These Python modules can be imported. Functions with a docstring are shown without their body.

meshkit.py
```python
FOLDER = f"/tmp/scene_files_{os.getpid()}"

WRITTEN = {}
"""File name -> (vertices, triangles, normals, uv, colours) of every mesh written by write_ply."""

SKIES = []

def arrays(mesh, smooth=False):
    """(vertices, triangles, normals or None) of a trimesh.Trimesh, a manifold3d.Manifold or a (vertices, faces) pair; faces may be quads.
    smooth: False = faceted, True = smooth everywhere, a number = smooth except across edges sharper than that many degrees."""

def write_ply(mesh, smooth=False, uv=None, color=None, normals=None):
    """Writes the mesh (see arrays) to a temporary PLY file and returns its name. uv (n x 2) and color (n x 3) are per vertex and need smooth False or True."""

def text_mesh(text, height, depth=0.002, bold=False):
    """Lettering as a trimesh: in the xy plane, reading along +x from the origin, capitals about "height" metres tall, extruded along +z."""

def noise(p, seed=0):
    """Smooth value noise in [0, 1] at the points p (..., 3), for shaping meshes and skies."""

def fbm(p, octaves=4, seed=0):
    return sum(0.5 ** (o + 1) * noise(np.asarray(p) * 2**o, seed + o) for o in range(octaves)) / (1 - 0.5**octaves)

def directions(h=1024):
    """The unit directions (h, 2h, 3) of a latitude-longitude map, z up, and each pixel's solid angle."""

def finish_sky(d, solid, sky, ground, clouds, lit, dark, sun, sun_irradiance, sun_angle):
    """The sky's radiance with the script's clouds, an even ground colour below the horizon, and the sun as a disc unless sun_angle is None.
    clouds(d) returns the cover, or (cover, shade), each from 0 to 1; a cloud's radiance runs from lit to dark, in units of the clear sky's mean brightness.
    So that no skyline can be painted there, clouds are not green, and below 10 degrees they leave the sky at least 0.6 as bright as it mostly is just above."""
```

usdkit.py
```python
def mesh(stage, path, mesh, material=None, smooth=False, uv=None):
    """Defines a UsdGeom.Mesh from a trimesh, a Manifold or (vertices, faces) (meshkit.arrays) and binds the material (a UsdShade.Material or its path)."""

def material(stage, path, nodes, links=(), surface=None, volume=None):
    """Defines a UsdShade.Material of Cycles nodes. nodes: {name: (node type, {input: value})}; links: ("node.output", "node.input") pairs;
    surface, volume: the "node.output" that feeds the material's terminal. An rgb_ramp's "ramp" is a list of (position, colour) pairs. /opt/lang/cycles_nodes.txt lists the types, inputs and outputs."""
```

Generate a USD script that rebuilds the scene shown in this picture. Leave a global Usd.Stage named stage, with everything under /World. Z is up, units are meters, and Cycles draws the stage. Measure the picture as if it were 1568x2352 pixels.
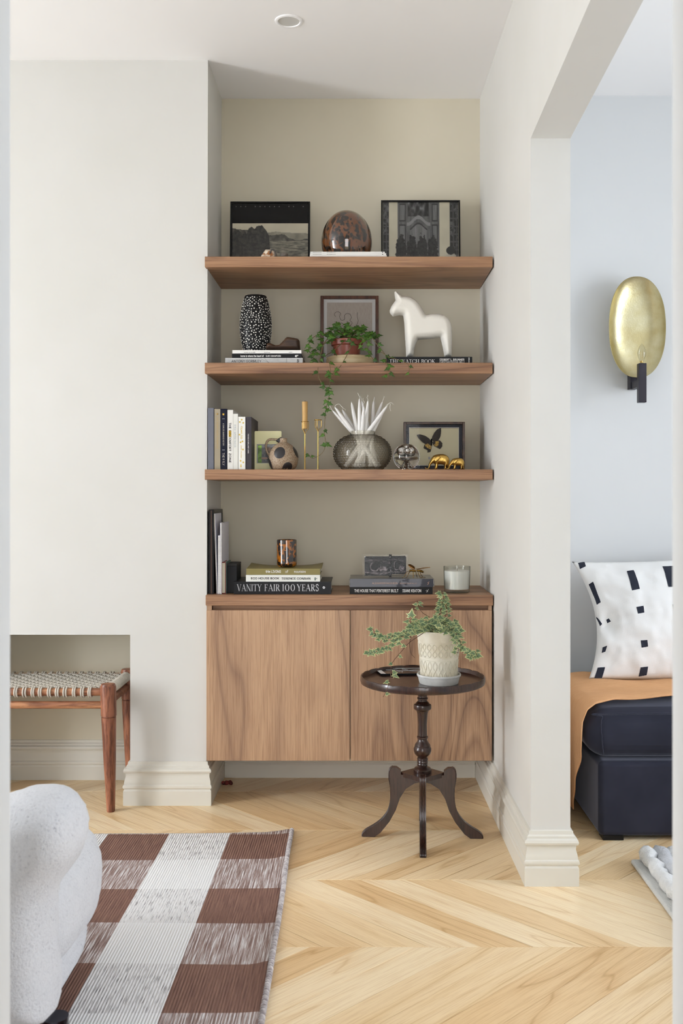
import math, random, numpy as np, trimesh, usdkit, meshkit, shapely
import manifold3d as m3
from shapely.geometry import Polygon, LineString
from scipy.spatial import Delaunay
from pxr import Usd, UsdGeom, UsdLux, UsdShade, Gf, Sdf, Vt

stage = Usd.Stage.CreateInMemory()
UsdGeom.SetStageUpAxis(stage, 'Z'); UsdGeom.SetStageMetersPerUnit(stage, 1.0)
UsdGeom.Xform.Define(stage, '/World')
random.seed(7); rng = np.random.default_rng(7)

# ---------------------------------------------------------------- camera
F, VX, VY, H = 2287.0, 830.0, 1135.0, 1.08
cam = UsdGeom.Camera.Define(stage, '/World/camera')
cam.AddTranslateOp().Set(Gf.Vec3d(0, 0, H)); cam.AddRotateXOp().Set(90.0)
cam.CreateHorizontalApertureAttr(24.0); cam.CreateFocalLengthAttr(24.0 * F / 1568)
cam.CreateHorizontalApertureOffsetAttr((784 - VX) / 1568 * 24.0)
cam.CreateVerticalApertureOffsetAttr((VY - 1176) / 1568 * 24.0)
cam.CreateFStopAttr(7.1); cam.CreateFocusDistanceAttr(3.3)
cam.CreateExposureAttr(0.06)

# ---------------------------------------------------------------- light: day outside, two tall windows
fill_dome = UsdLux.DomeLight.Define(stage, '/World/sky')  # uniform sky light added as fill, entering by the doorway
fill_dome.CreateIntensityAttr(1.8); fill_dome.CreateColorAttr(Gf.Vec3f(0.97, 0.98, 1.0))
def window_light(name, x, y0, y1, z0, z1, power, color, face):
    l = UsdLux.RectLight.Define(stage, '/World/' + name)
    l.AddTranslateOp().Set(Gf.Vec3d(x, (y0 + y1) / 2, (z0 + z1) / 2)); l.AddRotateYOp().Set(-90.0 if face > 0 else 90.0)
    l.CreateWidthAttr(z1 - z0); l.CreateHeightAttr(y1 - y0); l.CreateIntensityAttr(power); l.CreateColorAttr(Gf.Vec3f(*color))
window_light('daylight_front', -4.20, 1.22, 1.80, 0.25, 2.30, 26.0, (0.915, 0.965, 1.05), 1)
window_light('daylight_rear', 3.30, 1.25, 2.60, 0.50, 2.25, 5.6, (0.82, 0.92, 1.08), -1)

# ---------------------------------------------------------------- helpers
def c(r, g, b):
    f = lambda v: v / 255 / 12.92 if v / 255 <= .04045 else ((v / 255 + .055) / 1.055) ** 2.4
    return (f(r), f(g), f(b))
def PX(x, Y): return (x - VX) / F * Y
def PZ(y, Y): return H - (y - VY) / F * Y
def P(x, y, Y): return np.array([PX(x, Y), Y, PZ(y, Y)])
used = {}
def numbered(parent, name):
    k = (str(parent), name); n = used.get(k, 0); used[k] = n + 1
    return name if n == 0 else f'{name}_{n:03d}'
class T:
    def __init__(s, prim, loc): s.prim, s.loc, s.path = prim, np.asarray(loc, float), str(prim.GetPath())
def tags(p, label=None, cat=None, group=None, kind=None):
    for k, v in (('label', label), ('category', cat), ('group', group), ('kind', kind)):
        if v: p.SetCustomDataByKey(k, v)
GROUPS = {'taper_candle': 'thin white candles in the bobbled vase', 'candlestick': 'slim brass candlesticks', 'elephant_figurine': 'pair of gilt elephants', 'hardback_book': 'standing books on the lowest shelf',
          'coffee_table_book': 'stacked books on the worktop', 'photo_block': 'acrylic photo blocks'}
def thing(name, label, cat, loc=(0, 0, 0), group=None, kind=None):
    group = group or GROUPS.get(name)
    path = '/World/' + numbered('/World', name)
    x = UsdGeom.Xform.Define(stage, path); x.AddTranslateOp().Set(Gf.Vec3d(*map(float, loc)))
    tags(x.GetPrim(), label, cat, group, kind)
    return T(x.GetPrim(), loc)
def put(parent, name, mesh, mat, smooth=30, attrs=None, label=None, kind=None, cat=None, group=None):
    """one Mesh prim from a mesh given in world coordinates, under a thing / part, or at top level"""
    if name.startswith('spine_') and hasattr(parent, 'cover'): parent = parent.cover
    base = parent.path if parent is not None else '/World'
    path = base + '/' + numbered(base, name)
    v, f, n = meshkit.arrays(mesh, smooth if attrs is None else (True if smooth else False))
    v = np.asarray(v) - (parent.loc if parent is not None else 0)
    m = usdkit.mesh(stage, path, (v, f), mat)
    if n is not None:
        m.CreateNormalsAttr(Vt.Vec3fArray.FromNumpy(np.asarray(n, np.float32))); m.SetNormalsInterpolation('vertex')
    for k, a in (attrs or {}).items():
        UsdGeom.PrimvarsAPI(m).CreatePrimvar(k, Sdf.ValueTypeNames.Color3fArray, 'vertex').Set(Vt.Vec3fArray.FromNumpy(np.asarray(a, np.float32)))
    tags(m.GetPrim(), label, cat, group, kind)
    return T(m.GetPrim(), parent.loc if parent is not None else (0, 0, 0))
cat_ = trimesh.util.concatenate
def box(x0, x1, y0, y1, z0, z1, b=0.0):
    if b <= 0:
        m = trimesh.creation.box([x1 - x0, y1 - y0, z1 - z0]); m.apply_translation([(x0 + x1) / 2, (y0 + y1) / 2, (z0 + z1) / 2]); return m
    p = []
    for sx in (0, 1):
        for sy in (0, 1):
            for sz in (0, 1):
                q = np.array([(x0, x1)[sx], (y0, y1)[sy], (z0, z1)[sz]], float); d = np.array([1 - 2 * sx, 1 - 2 * sy, 1 - 2 * sz]) * b
                for k in range(3):
                    r = q + d; r[k] = q[k]; p.append(r)
    return trimesh.convex.convex_hull(np.array(p))
def ball(p, r, n=2):
    m = trimesh.creation.icosphere(n, 1.0); m.apply_scale(r); m.apply_translation(p); return m
def rbox(x0, x1, y0, y1, z0, z1, r, seg=16):
    s = m3.Manifold.sphere(r, seg)
    return man(m3.Manifold.batch_hull([s.translate((x, y, z)) for x in (x0 + r, x1 - r) for y in (y0 + r, y1 - r) for z in (z0 + r, z1 - r)]))
def man(m):
    q = m.to_mesh(); return trimesh.Trimesh(q.vert_properties[:, :3], q.tri_verts, process=False)
def mani(t): return m3.Manifold(m3.Mesh(np.asarray(t.vertices, np.float32), np.asarray(t.faces, np.uint32)))
def hull(pr, seg=14): return m3.Manifold.batch_hull([m3.Manifold.sphere(r, seg).translate(tuple(map(float, p))) for p, r in pr])
def lathe(prof, at=(0, 0, 0), n=40):
    m = trimesh.creation.revolve(np.array(prof, float), sections=n); m.apply_translation(at)
    if m.volume < 0: m.invert()
    return m
def smooth_path(pts, n=None, k=6):
    pts = np.asarray(pts, float)
    if len(pts) < 3: return pts
    p = np.vstack([2 * pts[0] - pts[1], pts, 2 * pts[-1] - pts[-2]]); out = []
    for i in range(1, len(p) - 2):
        for t in np.linspace(0, 1, k, endpoint=False):
            a, b, cc, d = p[i - 1:i + 3]
            out.append(.5 * (2 * b + (cc - a) * t + (2 * a - 5 * b + 4 * cc - d) * t * t + (3 * b - a - 3 * cc + d) * t ** 3))
    return np.array(out + [pts[-1]])
def tube(pts, r, n=6):
    pts = np.asarray(pts, float); r = np.broadcast_to(np.asarray(r, float), (len(pts),))
    t = np.gradient(pts, axis=0); t /= np.linalg.norm(t, axis=1)[:, None] + 1e-12
    u = np.cross(t[0], [0, 0, 1.0]);
    if np.linalg.norm(u) < 1e-3: u = np.cross(t[0], [1.0, 0, 0])
    u /= np.linalg.norm(u); V = []
    for i in range(len(pts)):
        u = u - t[i] * (u @ t[i]); u /= np.linalg.norm(u) + 1e-12; w = np.cross(t[i], u)
        a = np.arange(n) / n * 2 * np.pi
        V.append(pts[i] + r[i] * (np.cos(a)[:, None] * u + np.sin(a)[:, None] * w))
    m = len(pts); V = np.vstack(V + [pts[:1], pts[-1:]]); Fc = []
    for i in range(m - 1):
        for j in range(n):
            a, b, d, e = i * n + j, i * n + (j + 1) % n, (i + 1) * n + j, (i + 1) * n + (j + 1) % n
            Fc += [[a, b, e], [a, e, d]]
    for j in range(n):
        Fc += [[m * n, (j + 1) % n, j], [m * n + 1, (m - 1) * n + j, (m - 1) * n + (j + 1) % n]]
    return trimesh.Trimesh(V, Fc, process=False)
def prism(poly, d):
    if not isinstance(poly, Polygon): poly = Polygon(poly)
    return trimesh.creation.extrude_polygon(poly, d, engine='earcut')
def xz(m, y=0.0):
    """a mesh laid out in xy, extruded along +z, stood up in the XZ plane, its front towards the camera"""
    v = m.vertices; m = m.copy(); m.vertices = np.c_[v[:, 0], y - v[:, 2], v[:, 1]]; return m
def fill(poly, res):
    """(points, triangles, distance to the outline) covering a polygon"""
    poly = Polygon(poly) if not isinstance(poly, Polygon) else poly
    if not poly.is_valid: poly = poly.buffer(0)
    L = poly.exterior; nb = max(12, int(L.length / res)); bd = np.array([L.interpolate(i / nb, True).coords[0] for i in range(nb)])
    x0, y0, x1, y1 = poly.bounds
    gx, gy = np.meshgrid(np.arange(x0, x1, res), np.arange(y0, y1, res * .866)); gx = gx + (np.arange(gx.shape[0]) % 2)[:, None] * res / 2
    g = np.c_[gx.ravel(), gy.ravel()]; g = g[shapely.contains_xy(poly, g[:, 0], g[:, 1])]
    d = shapely.distance(shapely.points(g), L); g, d = g[d > res * .45], d[d > res * .45]
    p = np.vstack([bd, g]); d = np.r_[np.zeros(nb), d]; tri = Delaunay(p).simplices; cc = p[tri].mean(1)
    tri = tri[shapely.contains_xy(poly, cc[:, 0], cc[:, 1])]
    a = p[tri]; s = np.cross(a[:, 1] - a[:, 0], a[:, 2] - a[:, 0]); tri[s < 0] = tri[s < 0][:, ::-1]
    return p, tri, d, nb
def inflate(poly, half, R, res, y=0.0):
    """a rounded solid whose silhouette in the XZ plane is poly"""
    p, tri, d, nb = fill(poly, res); h = half * np.sqrt(np.clip(1 - (1 - np.clip(d / R, 0, 1)) ** 2, 0, 1)); N = len(p)
    back = np.arange(N); back[nb:] = np.arange(N, 2 * N - nb)
    V = np.vstack([np.c_[p[:, 0], y - h, p[:, 1]], np.c_[p[nb:, 0], y + h[nb:], p[nb:, 1]]])
    return trimesh.Trimesh(V, np.vstack([tri, back[tri][:, ::-1]]), process=False)
def sheet(fn, nu, nv, thick=0.0):
    """grid surface fn(u, v) -> point, given a thickness downwards its normal"""
    u, v = np.meshgrid(np.linspace(0, 1, nu), np.linspace(0, 1, nv), indexing='ij'); p = fn(u, v)
    idx = np.arange(nu * nv).reshape(nu, nv); a, b, d, e = idx[:-1, :-1].ravel(), idx[1:, :-1].ravel(), idx[1:, 1:].ravel(), idx[:-1, 1:].ravel()
    f = np.vstack([np.c_[a, b, d], np.c_[a, d, e]]); V = p.reshape(-1, 3)
    if thick:
        t = trimesh.Trimesh(V, f, process=False); n = t.vertex_normals; N = len(V)
        ring = np.r_[idx[:, 0], idx[-1, 1:], idx[-2::-1, -1], idx[0, -2::-1]]
        r2 = np.c_[ring[:-1], ring[1:]]; side = np.vstack([np.c_[r2[:, 1], r2[:, 0], r2[:, 0] + N], np.c_[r2[:, 1], r2[:, 0] + N, r2[:, 1] + N]])
        return trimesh.Trimesh(np.vstack([V, V - n * thick]), np.vstack([f, f[:, ::-1] + N, side]), process=False)
    return trimesh.Trimesh(V, f, process=False)
def spin(m, deg, axis, at):
    m.apply_transform(trimesh.transformations.rotation_matrix(math.radians(deg), axis, at)); return m
def lump(m, amp, freq, seed=0, oct=3):
    n = m.vertex_normals; d = (meshkit.fbm(m.vertices * freq, oct, seed) - .5) * 2 * amp; m.vertices = m.vertices + n * d[:, None]; return m

# ---------------------------------------------------------------- materials
def M(name): return '/World/Looks/' + name
def mat(name, col, rough=.5, metal=0.0, col2=None, scale=(8, 8, 8), detail=4, lo=.35, hi=.65, bump=0.0, bscale=(60, 60, 60), bdetail=3, **kw):
    n = {'g': ('geometry', {}), 'p': ('principled_bsdf', dict(base_color=col, roughness=rough, metallic=metal, **kw))}; l = []
    if col2 is not None:
        n['mp'] = ('mapping', {'scale': scale}); n['nz'] = ('noise_texture', {'scale': 1.0, 'detail': detail, 'roughness': .55}); n['rp'] = ('rgb_ramp', {'ramp': [(0, col), (lo, col), (hi, col2), (1, col2)]})
        l += [('g.position', 'mp.vector'), ('mp.vector', 'nz.vector'), ('nz.fac', 'rp.fac'), ('rp.color', 'p.base_color')]
    if bump:
        n['mb'] = ('mapping', {'scale': bscale}); n['nb'] = ('noise_texture', {'scale': 1.0, 'detail': bdetail}); n['b'] = ('bump', {'strength': 1.0, 'distance': bump})
        l += [('g.position', 'mb.vector'), ('mb.vector', 'nb.vector'), ('nb.fac', 'b.height'), ('b.normal', 'p.normal')]
    usdkit.material(stage, M(name), n, l, surface='p.BSDF'); return M(name)
def wood(name, ramp, s1, k, s2, streak, dark, rough=.45, attr=None, bump=.0004, **kw):
    """growth rings as contour lines of a stretched noise, with fine pores along the grain"""
    n = {'g': ('attribute', {'attribute': attr}) if attr else ('geometry', {}),
         'm1': ('mapping', {'scale': s1}), 'n1': ('noise_texture', {'scale': 1.0, 'detail': 1.5, 'roughness': .35, 'distortion': .25}),
         'k': ('math', {'math_type': 'multiply', 'value2': float(k)}), 'pp': ('math', {'math_type': 'pingpong', 'value2': 1.0}),
         'r': ('rgb_ramp', {'ramp': ramp}), 'm2': ('mapping', {'scale': s2}), 'n2': ('noise_texture', {'scale': 1.0, 'detail': 3.0, 'roughness': .65}),
         'r2': ('rgb_ramp', {'ramp': [(0, (1, 1, 1)), (.46, (1, 1, 1)), (.62, dark), (1, dark)]}), 'x': ('mix', {'mix_type': 'multiply', 'fac': streak}),
         'b': ('bump', {'strength': .6, 'distance': bump}), 'p': ('principled_bsdf', dict(roughness=rough, **kw))}
    src = 'g.vector' if attr else 'g.position'
    l = [(src, 'm1.vector'), ('m1.vector', 'n1.vector'), ('n1.fac', 'k.value1'), ('k.value', 'pp.value1'), ('pp.value', 'r.fac'), (src, 'm2.vector'), ('m2.vector', 'n2.vector'),
         ('n2.fac', 'r2.fac'), ('r.color', 'x.color1'), ('r2.color', 'x.color2'), ('x.color', 'p.base_color'), ('n2.fac', 'b.height'), ('b.normal', 'p.normal')]
    usdkit.material(stage, M(name), n, l, surface='p.BSDF'); return M(name)
def tinted(name, rough=.4, attr='tint', **kw):
    usdkit.material(stage, M(name), {'a': ('attribute', {'attribute': attr}), 'p': ('principled_bsdf', dict(roughness=rough, **kw))}, [('a.color', 'p.base_color')], surface='p.BSDF'); return M(name)

PAINT = mat('wall_paint', c(214, 212, 206), .62, bump=.00012, bscale=(140, 140, 140), col2=c(211, 209, 202), scale=(3, 3, 3))
DEEP = mat('alcove_tone', c(213, 205, 184), .62, bump=.00012, bscale=(140, 140, 140), col2=c(210, 202, 180), scale=(3, 3, 3))  # warmer than the other walls, on the alcove and hearth backs
COOL = mat('cool_wall_paint', c(212, 213, 212), .62, bump=.00012, bscale=(140, 140, 140))
TRIM = mat('trim_paint', c(218, 214, 202), .38)
WHITE = mat('ceiling_paint', c(245, 244, 243), .7)
JAMB = mat('door_lining_paint', c(152, 153, 156), .45)
WAL_H = wood('walnut_long', [(0, c(116, 82, 58)), (.10, c(138, 100, 72)), (.5, c(158, 118, 86)), (.85, c(166, 126, 93)), (1, c(144, 106, 78))], (1.0, 6, 17), 6, (5, 120, 320), .45, c(168, 140, 122))
WAL_V = wood('walnut_upright', [(0, c(150, 117, 92)), (.07, c(172, 137, 107)), (.4, c(187, 151, 118)), (.8, c(191, 155, 121)), (1, c(180, 144, 112))], (5.4, 1, .72), 9, (360, 1, 7), .42, c(176, 150, 132))
WAL_D = wood('walnut_figured', [(0, c(134, 103, 81)), (.08, c(156, 122, 95)), (.45, c(176, 140, 109)), (.8, c(182, 146, 114)), (1, c(152, 118, 92))], (6.4, 1, .85), 10, (360, 1, 7), .45, c(168, 142, 124))
DARKW = wood('mahogany', [(0, c(58, 33, 24)), (.5, c(48, 27, 20)), (1, c(38, 21, 16))], (30, 30, 6), 4, (200, 200, 20), .6, c(120, 100, 90), rough=.28, coat_weight=.3)
TEAK = wood('red_teak', [(0, c(176, 116, 84)), (.5, c(156, 98, 70)), (1, c(126, 76, 54))], (20, 20, 5), 5, (120, 120, 14), .6, c(120, 90, 75), rough=.4)
TEAKX_SUNLIT = wood('red_teak_sunlit_rail', [(0, c(204, 150, 106)), (.5, c(186, 130, 90)), (1, c(150, 96, 68))], (5, 20, 20), 5, (14, 120, 120), .6, c(130, 100, 85), rough=.4)  # grain along the rails; lighter than the legs to stand in for sunlight
OAK = [wood(f'oak_plank_{i}', [(0, d), (.10, b), (.5, a), (1, a)], (1.1, 13, 1), 7 + i, (9, 360, 1), .34, c(212, 188, 156), rough=.36, attr='grain', bump=.00012)
       for i, (a, b, d) in enumerate([(c(240, 213, 170), c(235, 206, 160), c(220, 187, 138)), (c(235, 205, 159), c(229, 197, 150), c(211, 175, 125)),
                                      (c(246, 224, 186), c(242, 217, 176), c(227, 197, 152)), (c(231, 198, 150), c(224, 189, 140), c(204, 166, 116))])]
BLACK = mat('black_lacquer', c(20, 19, 19), .35, specular_ior_level=.25)
INK = mat('black_ink', c(17, 17, 17), .6, specular_ior_level=.12)
WINK = mat('white_ink', c(225, 224, 220), .6)
PAPER = mat('page_paper', c(226, 222, 212), .8, col2=c(205, 200, 188), scale=(3, 3, 900))
BRASS = mat('brass', c(196, 160, 88), .28, 1.0)
GOLD = mat('gilt', c(204, 168, 92), .34, 1.0, bump=.0006, bscale=(160, 160, 160))
GLASS = mat('clear_glass', (1, 1, 1), .0, transmission_weight=1.0, ior=1.48)
def blown(name, edge, mid, ior=1.5, rough=.02):
    """thin blown glass: tinted see-through skin, darker where it is seen edge on, with a clear reflection"""
    usdkit.material(stage, M(name), {'w': ('layer_weight', {'blend': .35}), 'r': ('rgb_ramp', {'ramp': [(0, mid), (.45, mid), (1, edge)]}), 't': ('transparent_bsdf', {}), 'g': ('glossy_bsdf', {'roughness': rough}), 'f': ('rgb_ramp', {'ramp': [(0, (.04,) * 3), (.55, (.06,) * 3), (.8, (.16,) * 3), (.93, (.38,) * 3), (1, (.8,) * 3)]}), 'm': ('mix_closure', {})},
                    [('w.facing', 'r.fac'), ('w.facing', 'f.fac'), ('r.color', 't.color'), ('f.color', 'm.fac'), ('t.BSDF', 'm.closure1'), ('g.BSDF', 'm.closure2')], surface='m.closure'); return M(name)
CUP = blown('cup_glass', c(170, 174, 172), c(246, 247, 246))
usdkit.material(stage, M('smoked_glass'), {'w': ('layer_weight', {'blend': .35}), 'r': ('rgb_ramp', {'ramp': [(0, c(248, 247, 243)), (.40, c(243, 241, 236)), (1, c(140, 136, 126))]}), 't': ('transparent_bsdf', {}), 'b': ('refraction_bsdf', {'IOR': 1.25, 'roughness': 0.0}), 'g': ('glossy_bsdf', {'roughness': .03}),
    'f': ('rgb_ramp', {'ramp': [(0, (.05,) * 3), (.55, (.08,) * 3), (.8, (.2,) * 3), (.93, (.42,) * 3), (1, (.8,) * 3)]}), 'h': ('mix_closure', {'fac': .28}), 'm': ('mix_closure', {})},
    [('w.facing', 'r.fac'), ('w.facing', 'f.fac'), ('r.color', 't.color'), ('r.color', 'b.color'), ('t.BSDF', 'h.closure1'), ('b.BSDF', 'h.closure2'), ('f.color', 'm.fac'), ('h.closure', 'm.closure1'), ('g.BSDF', 'm.closure2')], surface='m.closure'); SMOKE = M('smoked_glass')
def pane_mat(name, tint=(1, 1, 1), ior=1.45):
    usdkit.material(stage, M(name), {'t': ('transparent_bsdf', {'color': tint}), 'g': ('glossy_bsdf', {'roughness': .02}), 'f': ('fresnel', {'IOR': ior}), 'm': ('mix_closure', {})},
                    [('f.fac', 'm.fac'), ('t.BSDF', 'm.closure1'), ('g.BSDF', 'm.closure2')], surface='m.closure'); return M(name)
PANE = pane_mat('window_glass'); PICT = pane_mat('picture_glass', (1, 1, 1), 1.16)
TINT = tinted('print_satin', .45)
FABRIC_TINT = tinted('print_cloth', .9)

# ---------------------------------------------------------------- the room
ZC = 2.593; BY, FY = 3.81, 3.47            # ceiling, alcove back, chimney breast front
def struct(name, mesh, m, smooth=False): return put(None, name, mesh, m, smooth=smooth, kind='structure')
def warp(mesh, fn): mesh.vertices = np.array([fn(*v) for v in mesh.vertices]); return mesh
breast = mani(box(-4.4, -.541, FY, 4.0, -.05, ZC + .05)) - mani(box(-1.5, -.806, FY - .1, 3.78, -.1, .590))
struct('wall_left', warp(man(breast), lambda x, y, z: (x + (.006 * max(z, 0) / ZC if x > -.6 else 0), y, z)), PAINT)
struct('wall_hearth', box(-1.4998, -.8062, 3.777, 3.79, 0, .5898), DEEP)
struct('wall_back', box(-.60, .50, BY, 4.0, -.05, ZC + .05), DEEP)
pier = m3.Manifold.extrude(m3.CrossSection([[(.453, 4.0), (.453, BY), (.4685, 2.76), (.5785, 2.76), (.573, 4.0)]]), ZC + .1).translate((0, 0, -.05))
beam = m3.Manifold.extrude(m3.CrossSection([[(.4685, 2.761), (.456, 1.95), (.450, 1.0), (.548, 1.0), (.5615, 1.95), (.5785, 2.761)]]), ZC + .05 - 2.066).translate((0, 0, 2.066))
struct('wall_right', man(pier + beam), PAINT)
struct('wall_far', box(.56, 3.6, 3.78, 4.0, -.05, ZC + .05), COOL)
struct('ceiling', box(-4.4, 3.6, 1.0, 4.0, ZC, ZC + .1), WHITE)
# outer walls with the windows that light the two rooms
def outer(name, x0, x1, y0, y1, wy0, wy1, wz0, wz1, m):
    struct(name, man(mani(box(x0, x1, y0, y1, -.05, ZC + .05)) - mani(box(x0 - 1, x1 + 1, wy0, wy1, wz0, wz1))), m)
outer('wall_window', -4.4, -4.22, 1.0, 4.0, 1.20, 1.82, .23, 2.32, PAINT)
outer('wall_garden', 3.32, 3.6, 1.0, 4.0, 1.23, 2.62, .48, 2.27, COOL)
front = mani(box(-4.4, 3.6, 1.02, 1.17, -.05, ZC + .05)) - mani(box(-.4128, .3652, .9, 1.3, -.1, 2.2))
struct('wall_front', man(front), COOL)
def jamb(name, x0, x1, m):
    struct(name, cat_([box(x0, x1, 1.00, 1.19, 0, 2.2, .002)]), m)
jamb('trim_1', -.44, (10 - VX) / F * 1.19, JAMB)
jamb('trim_2', (1556 - VX) / F * 1.19, .40, JAMB)
struct('trim_3', box(-.44, .40, 1.0, 1.19, 2.17, 2.22, .002), JAMB)
struct('wall_added_passage', cat_([box(-.80, -.70, -2.5, 1.02, 0, 2.5), box(.70, .80, -2.5, 1.02, 0, 2.5), box(-.80, .80, -2.5, 1.02, 2.45, 2.55)]), COOL)  # unseen passage walls, added to dim the door lining; back end left open
def window(name, x, y0, y1, z0, z1, m):
    w = thing(name, None, None, (x, (y0 + y1) / 2, z0), kind='structure'); fr = .05
    put(w, 'frame', cat_([box(x - .03, x + .03, y0, y0 + fr, z0, z1), box(x - .03, x + .03, y1 - fr, y1, z0, z1), box(x - .03, x + .03, y0 + fr, y1 - fr, z0, z0 + fr), box(x - .03, x + .03, y0 + fr, y1 - fr, z1 - fr, z1)]), JAMB, False)
    put(w, 'meeting_rail', box(x - .02, x + .02, y0 + fr, y1 - fr, (z0 + z1) / 2 - .025, (z0 + z1) / 2 + .025), JAMB, False)
    put(w, 'pane', box(x - .003, x + .003, y0 + fr, y1 - fr, z0 + fr, (z0 + z1) / 2 - .025), PANE, False)
    put(w, 'pane', box(x - .003, x + .003, y0 + fr, y1 - fr, (z0 + z1) / 2 + .025, z1 - fr), PANE, False)
window('window_1', -4.28, 1.20, 1.82, .23, 2.32, JAMB)
window('window_2', 3.42, 1.23, 2.62, .48, 2.27, JAMB)

# skirting boards: a moulded profile swept along the wall, mitred at the corners
PROF = np.array([(0, 0), (.020, 0), (.020, .050), (.0175, .055), (.0175, .0575), (.0205, .060), (.0215, .065), (.0205, .070), (.0175, .0725), (.0175, .076), (.0165, .085), (.0125, .100), (.0135, .108), (.0135, .111), (.018, .113), (.020, .119), (.018, .126), (.0115, .129), (.0115, .135), (.007, .139), (.006, .148), (0, .150)])
def skirting(name, path, m=TRIM):
    path = np.array(path, float); d = np.diff(path, axis=0); d /= np.linalg.norm(d, axis=1)[:, None]; nr = np.c_[d[:, 1], -d[:, 0]]; V = []
    for i, p in enumerate(path):
        if i == 0: o = nr[0]
        elif i == len(path) - 1: o = nr[-1]
        else: o = (nr[i - 1] + nr[i]) / (1 + nr[i - 1] @ nr[i])
        V.append(np.c_[p[0] + o[0] * PROF[:, 0], p[1] + o[1] * PROF[:, 0], PROF[:, 1]])
    k = len(PROF); f = []
    for i in range(len(path) - 1):
        for j in range(k):
            a, b = i * k + j, i * k + (j + 1) % k; f += [[a, a + k, b + k], [a, b + k, b]]
    from shapely.geometry import Polygon as Pg
    tv, tf = trimesh.creation.triangulate_polygon(Pg(PROF), engine='earcut')
    e0 = [list(t) for t in tf]; off = (len(path) - 1) * k
    f += [t[::-1] for t in e0] + [[x + off for x in t] for t in e0]
    t = trimesh.Trimesh(np.vstack(V), f, process=False); t.fix_normals()
    return struct(name, t, m, 25)
skirting('baseboard_left', [(-.806, 3.779), (-.806, FY), (-.541, FY), (-.541, BY - .001)])
skirting('baseboard_hearth', [(-1.499, 3.78), (-.827, 3.78)])
skirting('baseboard_back', [(-.520, BY), (.432, BY)])
skirting('baseboard_right', [(.453, BY - .001), (.4685, 2.76), (.5785, 2.76), (.5735, 3.779)])
skirting('baseboard_far', [(.595, 3.78), (3.3, 3.78)])

# chevron oak floor: every plank is a piece
fl = thing('floor', None, None, kind='structure')
put(fl, 'subfloor', box(-4.4, 3.6, -2.6, 4.0, -.06, -.0125), mat('subfloor', c(96, 70, 44), .8), False)
BW, PW = .4135, .1255; Y0 = 2.375 - 3 * BW; tri2 = np.array([[0, 1, 2], [0, 2, 3]])
planks = []
for bnd in range(0, 7):
    ya, yb = Y0 + bnd * BW, Y0 + (bnd + 1) * BW; s = 1 if bnd % 2 == 0 else -1
    for i in range(-13, 17):
        xa = i * PW + .048 + (0 if s > 0 else .03)
        g = .0004; q = np.array([(xa + g, ya + g), (xa + PW - g, ya + g), (xa + PW - g + s * BW, yb - g), (xa + g + s * BW, yb - g)]) - [s * BW * .5, 0]
        if q[:, 0].max() < -1.75 or q[:, 0].min() > 1.9: continue
        planks.append((q, s))
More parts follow.
